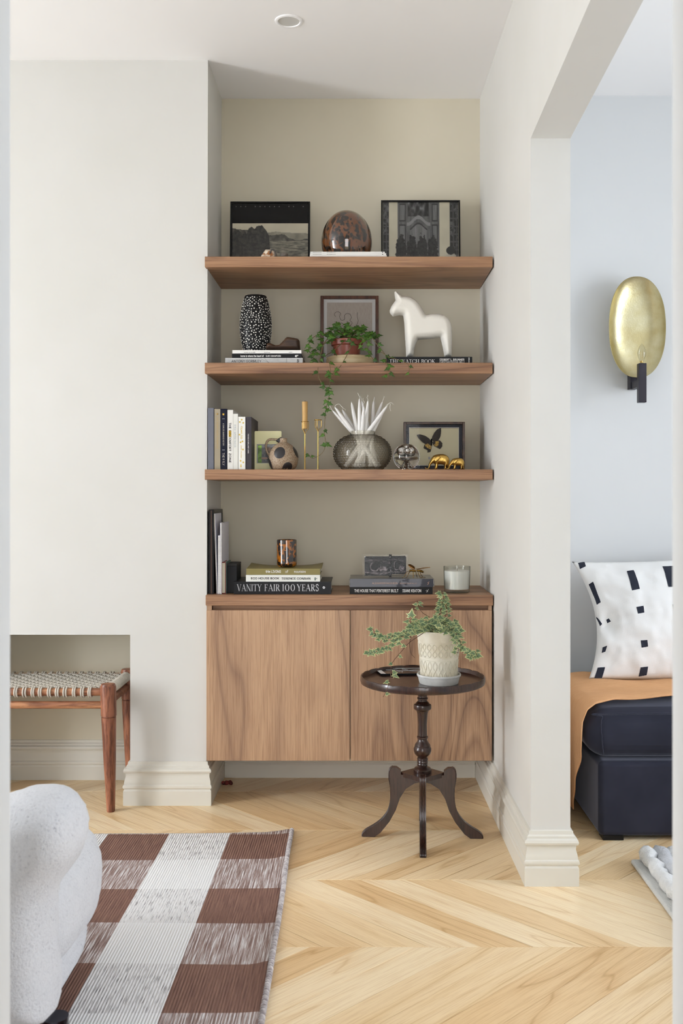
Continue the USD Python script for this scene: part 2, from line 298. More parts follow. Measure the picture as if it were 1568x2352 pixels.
for k, (q, s) in enumerate(planks):
    ctr = q.mean(0); inner = ctr + (q - ctr) * np.array([.988, .9962]); zt = random.uniform(-.0003, .0003)
    V = np.vstack([np.c_[q, np.full(4, -.012)], np.c_[q, np.full(4, zt - .0007)], np.c_[inner, np.full(4, zt)]])
    f = [[8, 9, 10], [8, 10, 11]]
    for a in range(4):
        b = (a + 1) % 4; f += [[a, b, b + 4], [a, b + 4, a + 4], [a + 4, b + 4, b + 8], [a + 4, b + 8, a + 8]]
    r = random.uniform(0, 90); al = np.array([s, 1]) / math.sqrt(2); ac = np.array([-al[1], al[0]])
    gr = np.c_[(V[:, :2] - ctr) @ al + r, (V[:, :2] - ctr) @ ac, np.full(len(V), r * 1.7)]
    put(fl, 'plank', trimesh.Trimesh(V, f, process=False), OAK[random.choice([0, 0, 0, 1, 1, 2, 2, 3])], False, attrs={'grain': gr})
OAKP = mat('oak_boards', c(222, 196, 154), .45)
put(fl, 'boards', cat_([box(-4.22, -1.9, 1.17, 3.9, -.012, -.0004), box(2.0, 3.32, 1.17, 3.8, -.012, -.0004), box(-1.75, 1.75, -2.55, Y0 - .001, -.012, -.0004)]), OAKP, False, kind='stuff')

# ceiling downlight
dl = P(663, 48, 1.513 * F / 1087); dc = (dl[0], dl[1], ZC)
d = thing('downlight', 'round white recessed spotlight in the ceiling above the alcove', 'ceiling light', dc)
put(d, 'trim_ring', lathe([(.034, -.0005), (.0355, -.004), (.040, -.0045), (.0438, -.003), (.0445, 0), (.034, 0)], dc, 48), WHITE)
put(d, 'reflector', lathe([(.0345, -.0012), (.030, -.0009), (.018, -.0005), (0.0, -.0003), (0.0, 0), (.0345, 0)], dc, 48), mat('lamp_reflector', c(205, 204, 200), .3), True)

# ---------------------------------------------------------------- shelves and cabinet
SY = 3.441
def shelf(y0, y1, label):
    zt, zb = PZ(y0, SY), PZ(y1, SY)
    o = put(None, 'floating_shelf', box(PX(470, SY), PX(1131, SY), SY, BY - .0005, zb, zt, .0012), WAL_H, 20, label=label, cat='shelf', group='walnut alcove shelves'); return zt
S1 = shelf(589, 613.5, 'top walnut floating shelf carrying the two black framed prints and the amber globe vase')
S2 = shelf(833, 858, 'middle walnut floating shelf with the white horse and the trailing ivy')
S3 = shelf(1078, 1102, 'lowest walnut floating shelf with the standing books and bobbled glass vase')
CT, CB = PZ(1367, SY), PZ(1391, SY)
put(None, 'worktop', box(PX(472, SY), PX(1132, SY), SY, BY - .0005, CB, CT, .0012), WAL_H, 20, label='walnut worktop slab on the alcove cabinet, holding the two low book stacks', cat='worktop')
cb = thing('cabinet', 'floating walnut alcove cabinet with two handleless doors', 'cabinet', (-.04, 3.62, PZ(1748, SY)))
DZ0, DZ1 = PZ(1748, SY), PZ(1402, SY); DARKGAP = mat('shadow_gap', c(40, 28, 20), .7)
put(cb, 'carcass', cat_([box(PX(474, SY), PX(1130, SY), SY + .023, BY - .002, DZ0 + .002, DZ1 - .004)]), WAL_V, False)
put(cb, 'recessed_rail', box(PX(486, SY), PX(1122, SY), SY + .03, SY + .05, DZ1 - .004, CB - .0005), WAL_H, False)
put(cb, 'end_block', box(PX(474, SY), PX(485, SY), SY + .012, SY + .06, DZ1 - .004, CB - .0005), WAL_V, False)
put(cb, 'end_block', box(PX(1122.5, SY), PX(1130, SY), SY + .012, SY + .06, DZ1 - .004, CB - .0005), WAL_V, False)
put(cb, 'door', box(PX(473.5, SY), PX(803, SY), SY + .003, SY + .022, DZ0, DZ1, .0008), WAL_V, False)
put(cb, 'door', box(PX(805, SY), PX(1129.5, SY), SY + .003, SY + .022, DZ0, DZ1, .0008), WAL_D, False, label='right-hand door with strongly figured grain')

# ---------------------------------------------------------------- books and lettering
def letters(parent, name, s, x0, x1, z0, z1, Y, m, upright=False, bold=False, depth=.0003, serif=False):
    t = meshkit.text_mesh(s, 1.0, 1.0, bold); v = t.vertices.copy()
    lo, hi = v.min(0), v.max(0)
    if not upright:
        q = np.c_[x0 + (v[:, 0] - lo[0]) / (hi[0] - lo[0]) * (x1 - x0), Y - v[:, 2] * depth, z0 + (v[:, 1] - lo[1]) / (hi[1] - lo[1]) * (z1 - z0)]
    else:                                        # reads downwards along a spine
        q = np.c_[x0 + (v[:, 1] - lo[1]) / (hi[1] - lo[1]) * (x1 - x0), Y - v[:, 2] * depth, z1 - (v[:, 0] - lo[0]) / (hi[0] - lo[0]) * (z1 - z0)]
    return put(parent, name, trimesh.Trimesh(q, t.faces, process=False), m, False)
from shapely import affinity
from shapely.ops import unary_union
def serif_glyph(ch):
    K, N_, S = .135, .04, []
    def st(x0, y0, x1, y1, w): S.append(LineString([(x0, y0), (x1, y1)]).buffer(w / 2, cap_style=2))
    def sf(x, y, w=.30): S.append(Polygon([(x - w / 2, y), (x + w / 2, y), (x + w / 2, y + (.035 if y < .5 else -.035)), (x - w / 2, y + (.035 if y < .5 else -.035))]))
    def vert(x, w=K): st(x, 0, x, 1, w); sf(x, 0); sf(x, 1)
    def bowl(x, y0, y1, r):
        o = affinity.translate(affinity.scale(shapely.Point(0, 0).buffer(1, 24), r, (y1 - y0) / 2), x, (y0 + y1) / 2); i_ = affinity.translate(affinity.scale(shapely.Point(0, 0).buffer(1, 24), r - K, (y1 - y0) / 2 - N_), x, (y0 + y1) / 2)
        S.append(o.difference(i_).intersection(shapely.box(x, -1, x + 2, 2)))
    def ring(x, r, cut=None):
        o = affinity.translate(affinity.scale(shapely.Point(0, 0).buffer(1, 32), r, .515), x, .5); i_ = affinity.translate(affinity.scale(shapely.Point(0, 0).buffer(1, 32), r - K, .475), x, .5); g = o.difference(i_); S.append(g.difference(cut) if cut is not None else g)
    if ch == 'V': st(.08, 1, .42, 0, K); st(.72, 1, .42, 0, N_); sf(.08, 1); sf(.72, 1, .24); a = .8
    elif ch == 'A': st(.40, 1, .08, 0, N_); st(.38, 1, .72, 0, K); st(.18, .33, .6, .33, N_); sf(.08, 0, .24); sf(.72, 0); a = .8
    elif ch == 'N': vert(.12, N_); vert(.74, N_); st(.12, .97, .74, .03, K); a = .86
    elif ch in 'I1': vert(.15); a = .3
    elif ch == 'T': st(.36, 0, .36, 1, K); sf(.36, 0); st(0, .98, .72, .98, N_); st(.02, .8, .02, 1, N_); st(.70, .8, .70, 1, N_); a = .72
    elif ch == 'Y': st(.08, 1, .38, .45, K); st(.7, 1, .40, .45, N_); st(.38, 0, .38, .5, K); sf(.08, 1); sf(.7, 1, .24); sf(.38, 0); a = .78
    elif ch in 'FE':
        vert(.16); st(.1, .98, .58, .98, N_); st(.1, .52, .42, .52, N_); st(.57, .8, .57, 1, N_); st(.42, .42, .42, .62, N_); a = .62
        if ch == 'E': st(.1, .02, .6, .02, N_); st(.59, 0, .59, .22, N_)
    elif ch in 'RBP':
        vert(.16); st(.12, .98, .34, .98, N_); st(.12, .50, .34, .50, N_); bowl(.32, .48, 1, .30); a = .66
        if ch == 'R': st(.34, .5, .66, 0, K); sf(.68, 0, .2); a = .74
        if ch == 'B': bowl(.32, 0, .52, .34); st(.12, .02, .34, .02, N_); a = .70
    elif ch in 'O0': ring(.42, .42 if ch == 'O' else .36); a = .84
    elif ch == 'C': ring(.42, .42, Polygon([(.42, .5), (1.2, .95), (1.2, .2)])); st(.76, .72, .76, .95, N_); a = .8
    elif ch == 'S': S.append(LineString(smooth_path([(.50, .78, 0), (.42, .95, 0), (.26, .975, 0), (.10, .86, 0), (.13, .68, 0), (.30, .53, 0), (.46, .40, 0), (.50, .2, 0), (.36, .03, 0), (.18, .03, 0), (.06, .22, 0)])[:, :2]).buffer(.05)); a = .58
    elif ch == 'H': vert(.16); vert(.68); st(.16, .5, .68, .5, N_); a = .84
    elif ch == 'W': st(.06, 1, .32, 0, K); st(.54, 1, .32, 0, N_); st(.50, 1, .76, 0, K); st(1.0, 1, .76, 0, N_); sf(.06, 1); sf(.52, 1); sf(1.0, 1, .24); a = 1.08
    elif ch == 'K': vert(.16); st(.2, .42, .66, 1, N_); st(.34, .56, .70, 0, K); sf(.66, 1, .24); sf(.72, 0, .24); a = .8
    else: return None, .32
    return unary_union(S), a
def serif(parent, name, s, x0, x1, z0, z1, Y, m):
    gs, x = [], 0
    for ch in s:
        g, a = serif_glyph(ch)
        if g is not None: gs.append(affinity.translate(g, x, 0))
        x += a + .10
    g = unary_union(gs); b_ = g.bounds; g = affinity.scale(affinity.translate(g, -b_[0], 0), (x1 - x0) / (b_[2] - b_[0]), z1 - z0, origin=(0, 0)); g = affinity.translate(g, x0, z0)
    t = cat_([prism(q, .0003) for q in getattr(g, 'geoms', [g])]); return put(parent, name, xz(t, Y), m, False)
nmat = [0]
def cover(rgb, rough=.5, **kw):
    if max(rgb) < 90: kw.setdefault('specular_ior_level', .2)
    nmat[0] += 1; return mat(f'cover_cloth_{nmat[0]}', c(*rgb), rough, **kw)
def flat_book(name, label, px0, px1, z0, z1, Yf, deep, cm, pages=PAPER, cat='book', board=.0022, group=None):
    x0, x1 = PX(px0, Yf), PX(px1, Yf)
    b = thing(name, label, cat, ((x0 + x1) / 2, Yf + deep / 2, z0), group)
    b.cover = put(b, 'cover', cat_([box(x0, x1, Yf, Yf + deep, z0, z0 + board), box(x0, x1, Yf, Yf + deep, z1 - board, z1), box(x0, x1, Yf, Yf + board, z0 + board, z1 - board)]), cm, False)
    put(b, 'pages', box(x0 + .003, x1 - .003, Yf + board, Yf + deep - .004, z0 + board, z1 - board), pages, False)
    return b
def tall_book(name, label, px0, px1, z0, ytop, Yf, deep, cm, pages=PAPER, board=.002, cat='book', lean=0):
    x0, x1 = PX(px0, Yf), PX(px1, Yf); z1 = PZ(ytop, Yf)
    b = thing(name, label, cat, ((x0 + x1) / 2, Yf + deep / 2, z0))
    ms = [cat_([box(x0, x0 + board, Yf, Yf + deep, z0, z1), box(x1 - board, x1, Yf, Yf + deep, z0, z1), box(x0 + board, x1 - board, Yf, Yf + board, z0, z1)]), box(x0 + board, x1 - board, Yf + board, Yf + deep - .004, z0 + .002, z1 - .003)]
    if lean:
        for q in ms: spin(q, lean, (0, 1, 0), ((x0 + x1) / 2, Yf, z0))
    b.cover = put(b, 'cover', ms[0], cm, False); put(b, 'pages', ms[1], pages, False)
    return b
def zspan(y0, y1, Y): return PZ(y1, Y), PZ(y0, Y)

# ---------------------------------------------------------------- framed pictures
def tint_panel(fn, W, Hh, nx, ny):
    u, v = np.meshgrid(np.linspace(0, 1, nx), np.linspace(0, 1, ny), indexing='ij'); col = fn(u, v)
    idx = np.arange(nx * ny).reshape(nx, ny); a, b, d_, e = idx[:-1, :-1].ravel(), idx[1:, :-1].ravel(), idx[1:, 1:].ravel(), idx[:-1, 1:].ravel()
    V = np.c_[(u.ravel() - .5) * W, np.zeros(nx * ny), (1 - v.ravel()) * Hh]
    return trimesh.Trimesh(V, np.vstack([np.c_[a, d_, b], np.c_[a, e, d_]]), process=False), col.reshape(-1, 3)
def leaning(parts, x, zb, yb, lean, yaw=0):
    for m in parts:
        spin(m, -lean, (1, 0, 0), (0, 0, 0)); m.apply_translation((x, yb, zb))
def rect_frame(W, Hh, w, d, b=.001):
    return cat_([box(-W / 2, -W / 2 + w, 0, d, 0, Hh, b), box(W / 2 - w, W / 2, 0, d, 0, Hh, b), box(-W / 2 + w, W / 2 - w, 0, d, 0, w, b), box(-W / 2 + w, W / 2 - w, 0, d, Hh - w, Hh, b)])
G = lambda v: np.repeat(np.asarray(v, float)[..., None], 3, -1)
def lin(a): return np.where(a <= .04045, a / 12.92, ((np.clip(a, 0, 1) + .055) / 1.055) ** 2.4)
def hills_photo(u, v):
    n = lambda f, s, o=4: meshkit.fbm(np.stack([u * f, v * f * .5, u * 0], -1), o, s)
    n1 = lambda f, s, o=4: meshkit.fbm(np.stack([u * f, u * 0, u * 0], -1), o, s)
    sky = .80 - .1 * v - .12 * (n(5, 3) - .4)
    g = sky
    far = .24 + .12 * (n1(5, 9) - .4) + .02 * u
    g = np.where(v > far, .52 + .25 * (n(14, 4) - .5), g)
    ridge = .16 + .30 * u + .18 * (n1(6, 1) - .5)
    g = np.where(v > ridge, .30 + .35 * (n(22, 5) - .5) + .25 * np.clip(v - ridge, 0, 1), g)
    plain = .48 + .05 * (n1(8, 2) - .5)
    g = np.where(v > plain, .46 + .55 * (meshkit.fbm(np.stack([u * 18, v * 40, u * 0], -1), 4, 6) - .5), g)
    for cx, w, top in ((.06, .10, .16), (.17, .07, .24), (.25, .09, .10), (.36, .13, .05)):           # a dark clump of trees at the left
        edge = top + ((u - cx) / w) ** 2 * .35 + .12 * (n(30, 8) - .5)
        g = np.where((v > edge) & (u < .47 + .04 * v), .03 + .28 * n(46, 7), g)
    col = G(np.clip(g, .04, .9)) * np.array([1.0, .96, .84]); return lin(col)
def facade_photo(u, v):
    n = lambda fx, fy, s, o=3: meshkit.fbm(np.stack([u * fx, v * fy, u * 0], -1), o, s)
    col = G(.80 + .08 * (n(6, 6, 1) - .5)) * np.array([1, .97, .86])
    def put_(mk, val, tint=(1, 1, 1)): col[mk] = (G(val)[mk] if np.ndim(val) else np.full((mk.sum(), 3), val)) * np.array(tint)
    wood_ = .38 + .2 * (n(60, 6, 2) - .5)
    for x0, x1, y1 in ((0, .085, .78), (.88, 1.0, .8)):                       # tall windows with small panes
        w = (u > x0) & (u < x1) & (v < y1); put_(w, .30 + 0 * u)
        pane = w & ((u - x0) % .045 > .012) & (v % .11 > .02); put_(pane, .12 + .25 * (n(40, 20, 3) > .62))
    d0 = (u > .20) & (u < .745); put_(d0, wood_)
    for x0, x1 in ((.215, .305), (.65, .73)):
        for y0, y1 in ((.02, .27), (.31, .62)):
            w = (u > x0) & (u < x1) & (v > y0) & (v < y1); e = w & ((u < x0 + .012) | (u > x1 - .012) | (v < y0 + .02) | (v > y1 - .02)); put_(w, .44 + .2 * (n(60, 5, 4) - .5)); put_(e, .2 + 0 * u)
    f = (u > .335) & (u < .61) & (v < .2); put_(f, .18 + .9 * (n(26, 12, 5) - .42))
    arch = .235 - .05 * np.cos((u - .472) * 22); w = (u > .32) & (u < .63) & (v > arch) & (v < arch + .05); put_(w, .55 + 0 * u)
    arch2 = .33 - .045 * np.cos((u - .472) * 24); w = (u > .36) & (u < .59) & (v > arch2) & (v < .75); put_(w, .46 + .2 * (n(60, 5, 6) - .5)); put_(w & (v < arch2 + .025), .2 + 0 * u)
    for k, cx in enumerate((.245, .385, .52, .66)):                            # four dark clipped shrubs in front of the door
        e = ((u - cx) / .075) ** 2 + ((v - .80) / .34) ** 2 + .9 * (n(36, 30, 9 + k) - .5); put_(e < 1, .02 + .26 * n(60, 50, 12), (1, 1.0, .98))
    stone = (u > .855) & (u < .935) & (v > .88); put_(stone, .50 + 0 * u); urn = ((u - .895) / .075) ** 2 + ((v - .80) / .1) ** 2 < 1; put_(urn, .68 + .3 * (n(20, 20, 14) - .5), (1, .98, .9)); put_(((u - .895) / .06) ** 2 + ((v - .68) / .06) ** 2 < 1, .16 + 0 * u)
    return lin(np.clip(col, .03, 1))
def framed(name, label, px0, px1, ytop, shelf_z, yb, lean, fw, fmat, inner, glass=True, depth=.018, Yt=3.74):
    xm = PX((px0 + px1) / 2, Yt); W = PX(px1, Yt) - PX(px0, Yt); Hh = (PZ(ytop, Yt) - shelf_z) / math.cos(math.radians(lean))
    t = thing(name, label, 'picture frame', (xm, yb, shelf_z)); parts = []
    fr = rect_frame(W, Hh, fw, depth); parts.append(('frame', fr, fmat, {}))
    parts.append(('backing', box(-W / 2 + fw, W / 2 - fw, depth * .55, depth - .001, fw, Hh - fw), INK, {}))
    parts += inner(W, Hh, fw, depth)
    if glass: parts.append(('glass', box(-W / 2 + fw, W / 2 - fw, .003, .0042, fw, Hh - fw), PICT, {}))
    leaning([p[1] for p in parts], xm, shelf_z, yb, lean)
    for n_, m_, k_, a_ in parts: put(t, n_, m_, k_, False, attrs=a_ or None)
    return t
def inner_left(W, Hh, fw, d):
    w, h = W - 2 * fw, Hh - 2 * fw; m, col = tint_panel(hills_photo, w * .985, h * .52, 150, 70); m.apply_translation((0, d * .5 - .0005, fw + h * .195))
    return [('mount', box(-w / 2, w / 2, d * .5, d * .55, fw, Hh - fw), INK, {}), ('print', m, TINT, {'tint': col}),
            ('gilt_line', box(-w * .49, w * .49, d * .5 - .0006, d * .5, fw + h * .178, fw + h * .186), mat('gilt_print', c(150, 130, 80), .5), {}),
            ('title', cat_([box(-w * .45 + i * w / 16, -w * .45 + i * w / 16 + .0018, d * .5 - .0005, d * .5, Hh - fw - .012, Hh - fw - .0102) for i in range(15) if i not in (3, 10, 13)]), WINK, {})]
def inner_right(W, Hh, fw, d):
    w, h = W - 2 * fw, Hh - 2 * fw; m, col = tint_panel(facade_photo, w, h, 150, 150); m.apply_translation((0, d * .5, fw))
    return [('print', m, TINT, {'tint': col})]
framed('picture_frame', 'black framed print of dark trees before grey hills, left end of the top shelf', 529, 712, 463, S1 + .0003, 3.715, 4.5, .0055, BLACK, inner_left)
framed('picture_frame', 'black framed print of an old panelled doorway, right end of the top shelf', 875, 1056, 460, S1 + .0003, 3.715, 4.5, .0055, BLACK, inner_right)
def inner_art(W, Hh, fw, d):
    w, h = W - 2 * fw, Hh - 2 * fw; q = lambda x, y: ((x / 1568 * 150 + 730 - 802.5) / F * 3.74, d * .45 - .0012, Hh - (y / 941 * 90) / F * 3.74)
    lines = [[(430, 500), (395, 450), (420, 395), (490, 380), (540, 420), (520, 500), (560, 580), (640, 560), (640, 470), (690, 420), (770, 440), (800, 520), (770, 590), (820, 640), (790, 700), (740, 760)],
             [(400, 620), (470, 660), (560, 650), (620, 690), (560, 730), (490, 720)], [(950, 390), (940, 500), (965, 600), (925, 700), (850, 770)], [(690, 610), (740, 650), (730, 720)], [(920, 810), (1000, 815), (1060, 860)]]
    return [('mount', box(-w / 2, w / 2, d * .5, d * .55, fw, Hh - fw), mat('mount_board', c(205, 203, 200), .8), {}),
            ('print', box(-w / 2 + .0125, w / 2 - .0125, d * .46, d * .5, fw + .018, Hh - fw - .0125), mat('linen_print', c(176, 166, 156), .85, col2=c(168, 157, 146), scale=(300, 300, 60)), {}),
            ('drawing', cat_([tube(smooth_path([q(*p) for p in l]), .00055, 5) for l in lines]), INK, {})]
framed('picture_frame', 'brown wooden frame holding a black line drawing, behind the ivy in a terracotta pot', 736, 869, 680, S2 + .0003, 3.715, 3.5, .0115, wood('frame_wood', [(0, c(92, 50, 26)), (1, c(62, 32, 16))], (20, 20, 4), 4, (120, 120, 20), .5, c(120, 100, 90), rough=.4), inner_art, depth=.02)

# ---------------------------------------------------------------- top shelf
def spotted_glass(name, base, dark, scale, lo, hi, stretch=(1, 1, .75), rough=.04, top=None):
    n = {'g': ('geometry', {}), 'm': ('mapping', {'scale': stretch}), 'd': ('noise_texture', {'scale': scale * .6, 'detail': 2.0}), 'add': ('mix', {'mix_type': 'linear_light', 'fac': .03}),
         'v': ('voronoi_texture', {'feature': 'smooth_f1', 'scale': scale, 'smoothness': .35}), 'n': ('noise_texture', {'scale': scale * .45, 'detail': 3.0}), 's': ('math', {'math_type': 'multiply_add', 'value2': .55, 'value3': -.27}), 'a': ('math', {'math_type': 'add'}),
         'r': ('rgb_ramp', {'ramp': [(0, dark), (lo, dark), (hi, base), (1, base)]}), 'p': ('principled_bsdf', {'roughness': rough, 'coat_weight': 1.0, 'coat_roughness': .02, 'specular_ior_level': .6})}
    l = [('g.position', 'm.vector'), ('m.vector', 'd.vector'), ('m.vector', 'add.color1'), ('d.color', 'add.color2'), ('add.color', 'v.vector'), ('m.vector', 'n.vector'), ('n.fac', 's.value1'), ('v.distance', 'a.value1'), ('s.value', 'a.value2'), ('a.value', 'r.fac'), ('r.color', 'p.base_color')]
    usdkit.material(stage, M(name), n, l, surface='p.BSDF'); return M(name)
TORT = spotted_glass('tortoiseshell_glass', c(98, 54, 18), c(12, 7, 5), 56, .40, .62)
TORT2 = spotted_glass('tortoiseshell_tumbler', c(156, 90, 16), c(20, 10, 7), 66, .52, .66)
MY = 3.455; mz = [S1, S1 + .0072, S1 + .0144, PZ(578, MY)]
magpaper = mat('magazine_paper', c(228, 226, 220), .6)
for i, (p0, p1, ex) in enumerate([(711, 888, 'bottom'), (711.5, 886.5, 'middle'), (712.5, 883.5, 'top')]):
    b = flat_book('magazine', f'white paperback magazine, {ex} of the three under the amber globe vase', p0, p1, mz[i] + .0002, mz[i + 1], MY, .22, magpaper, magpaper, cat='magazine', board=.0006, group=None)
    if i:
        letters(b, 'spine_title', 'DECORATION', PX(718, MY), PX(738, MY), mz[i] + .0022, mz[i] + .0047, MY, mat(f'grey_ink_{i}', c(110, 108, 104), .7))
        letters(b, 'spine_date', 'SEPTEMBER 2017', PX(750, MY), PX(771, MY), mz[i] + .0022, mz[i] + .0047, MY, M(f'grey_ink_{i}'))
        put(b, 'spine_mark', box(PX(877.5, MY), PX(879.5, MY), MY - .0003, MY, mz[i] + .002, mz[i] + .005), INK, False)
gc = np.array([PX(796, 3.56), 3.56, mz[3]]); R, top = .0905, PZ(483, 3.56) - mz[3]
prof = [(0, 0), (.062, 0), (.0675, .002)] + [(R * math.sin(a) if a < 2.6 else R * math.sin(a), .0) for a in []]
zc = .0600; zz_ = np.linspace(.006, top - .0015, 44); prof += [(math.sqrt(max(0, 1 - ((z - zc) / (top - zc) * 1.012) ** 2)) * R, z) for z in zz_]
ro = prof[-1][0]; inner = [(max(r - .004, .0005), z) for r, z in prof[3:-1]][::-1]
gv = thing('globe_vase', 'round tortoiseshell glass globe vase in amber and black, standing on the white magazines', 'vase', gc)
shell = lathe(prof + [(ro - .002, top + .0008)] + inner + [(0, .008)], gc, 64)
put(gv, 'body', shell, TORT, 40)
sk = P(618, 600, 3.49); sk[2] = S1
rock = lump(ball((0, 0, 0), 1, 4), .30, 1.7, 3); rock.vertices *= [.027, .018, .027]; rock.vertices[:, 2] = np.where(rock.vertices[:, 2] < 0, rock.vertices[:, 2] * .3, rock.vertices[:, 2]); rock.apply_translation(sk + [0, 0, -rock.vertices[:, 2].min() + .0005])
o = thing('seashell', 'small cream and brown shell on the top shelf before the left black frame', 'shell', sk)
put(o, 'shell_body', rock, mat('shell_cream', c(214, 200, 178), .5, col2=c(150, 92, 40), scale=(55, 55, 55), lo=.5, hi=.6), True)
put(o, 'lip', tube(smooth_path([sk + q for q in ((.004, -.017, .018), (.010, -.018, .031), (.019, -.016, .029), (.024, -.013, .016), (.023, -.014, .006))]), [.003, .0032, .0032, .003] + [.003] * 21 if False else .0028, 8), mat('shell_dark', c(70, 66, 62), .4), True)
pb = P(653, 600, 3.475); pb[2] = S1; peb = lump(ball((0, 0, 0), 1, 3), .15, 1.5, 5); peb.vertices *= [.013, .010, .0105]; peb.apply_translation(pb + [0, 0, .0115])
put(None, 'pebble', peb, mat('grey_pebble', c(96, 88, 80), .7), True, label='tiny grey pebble on the top shelf beside the cream shell', cat='stone')

# ---------------------------------------------------------------- middle shelf
Y = 3.462; za, zb_, zc_, zd = S2 + .0002, PZ(822, Y), PZ(812, Y), PZ(804, Y)
b = flat_book('art_book', 'thick pale grey book with a block-letter title, lowest of the stack under the dotted vase', 517, 695, za, zb_, Y, .27, cover((190, 190, 188), .6, col2=c(172, 172, 170), scale=(40, 40, 40)))
letters(b, 'spine_title', 'ANTONY GORMLEY', PX(531.5, Y), PX(600, Y), PZ(832.6, Y), PZ(826.6, Y), Y, INK)
letters(b, 'spine_mark', 'AM', PX(681.5, Y), PX(687, Y), PZ(834, Y), PZ(825, Y), Y, INK, True, True)
put(b, 'spine_line', cat_([tube([P(607, 822.5, Y - .0001), P(618, 834, Y - .0001)], .0003, 4), tube([P(596, 822.5, Y - .0001), P(620, 834.5, Y - .0001)], .0002, 4), tube([P(658, 822.5, Y - .0001), P(658, 834, Y - .0001)], .0003, 4)]), INK, False)
b = flat_book('paperback_book', 'black spined book in lower-case white lettering, middle of the stack under the dotted vase', 532.5, 692, zb_ + .0002, zc_, Y + .002, .23, cover((26, 26, 28), .45))
letters(b, 'spine_title', 'home is where the heart is?', PX(552, Y), PX(606, Y), PZ(820, Y), PZ(815, Y), Y + .002, WINK, bold=True)
letters(b, 'spine_author', 'ILSE CRAWFORD', PX(610, Y), PX(645, Y), PZ(819.4, Y), PZ(815.6, Y), Y + .002, WINK, bold=True)
put(b, 'spine_emblem', cat_([ball(P(680, 818, Y + .002), .0042, 2), ball(P(683.5, 816.5, Y + .002), .0022, 1)]), WINK, True)
b = flat_book('paperback_book', 'slim white spined book, topmost under the dotted vase and carved wood', 533.5, 692, zc_ + .0002, zd, Y + .001, .21, cover((230, 228, 222), .5))
for x0, x1, s in ((560, 586, 'notes on a still'), (607, 620, 'life'), (663, 671, 'yes')): letters(b, 'spine_title', s, PX(x0, Y), PX(x1, Y), PZ(810.5, Y), PZ(808.2, Y), Y + .001, INK)
# black vase with painted white dots, each dot a raised disc
vc = np.array([PX(587, 3.55), 3.55, zd + .0003]); vh = PZ(681, 3.55) - zd; Rm = .0582
vr = lambda t: (.040 + (Rm - .040) * np.sin(np.pi * np.clip(t * .99 + .01, 0, 1)) ** .85 - .002 * t)
ts = np.linspace(0, 1, 34); prof = [(0, 0)] + [(vr(t), t * vh) for t in ts] + [(vr(1) - .003, vh + .001), (vr(1) - .006, vh - .002), (vr(.7) - .006, vh * .7), (0, vh * .65)]
v = thing('dotted_vase', 'tall black ceramic vase covered with white dots, standing on the stacked books', 'vase', vc)
put(v, 'body', lathe(prof, vc, 64), mat('matt_black_glaze', c(18, 17, 17), .5, specular_ior_level=.2), 40)
dots, tries, placed = [], 0, []
while len(placed) < 760 and tries < 26000:
    tries += 1; t = rng.uniform(.025, .965); a = rng.uniform(0, 2 * np.pi); r_ = vr(t); q = np.array([r_ * math.cos(a), r_ * math.sin(a), t * vh])
    s_ = rng.choice([.0027, .0023, .0018, .0012], p=[.4, .3, .18, .12])
    if placed and (np.linalg.norm(np.array([p[0] for p in placed]) - q, axis=1) - np.array([p[1] for p in placed]) - s_ < .0021).any(): continue
    placed.append((q, s_))
    dz = (vr(min(t + .01, 1)) - vr(t - .01)) / (.02 * vh); nn = np.array([math.cos(a), math.sin(a), -dz]); nn /= np.linalg.norm(nn); e1 = np.cross([0, 0, 1], nn); e1 /= np.linalg.norm(e1); e2 = np.cross(nn, e1)
    an = np.arange(8) / 8 * 2 * np.pi; ring = q + nn * .0001 + s_ * (np.cos(an)[:, None] * e1 + np.sin(an)[:, None] * e2)
    dots.append((q[1], trimesh.Trimesh(np.vstack([ring, ring * 0 + q + nn * .0008 + (ring - q - nn * .0001) * .7, [q + nn * .0009]]) + vc, [[i, (i + 1) % 8, 8 + (i + 1) % 8] for i in range(8)] + [[i, 8 + (i + 1) % 8, 8 + i] for i in range(8)] + [[8 + i, 8 + (i + 1) % 8, 16] for i in range(8)], process=False)))
put(v, 'dots', cat_([d_[1] for d_ in dots]), mat('white_slip', c(222, 219, 210), .5), False, kind='stuff')
wy = 3.535; wpoly = [(P(460 + x / 4.612, 650 + y / 4.612, wy)[0], P(460 + x / 4.612, 650 + y / 4.612, wy)[2]) for x, y in [(690, 712), (700, 645), (735, 633), (800, 662), (835, 655), (870, 622), (908, 578), (925, 572), (985, 580), (1035, 592), (1050, 612), (1060, 712)]]
put(None, 'wooden_carving', inflate([(x, max(z, zd + .0006)) for x, z in wpoly], .027, .012, .003, wy), wood('carved_wood', [(0, c(84, 56, 34)), (.5, c(58, 38, 24)), (1, c(40, 27, 18))], (9, 20, 30), 4, (30, 100, 150), .5, c(110, 90, 80), rough=.55), True, label='dark carved wooden block with a hollowed neck, on the books right of the dotted vase', cat='ornament')
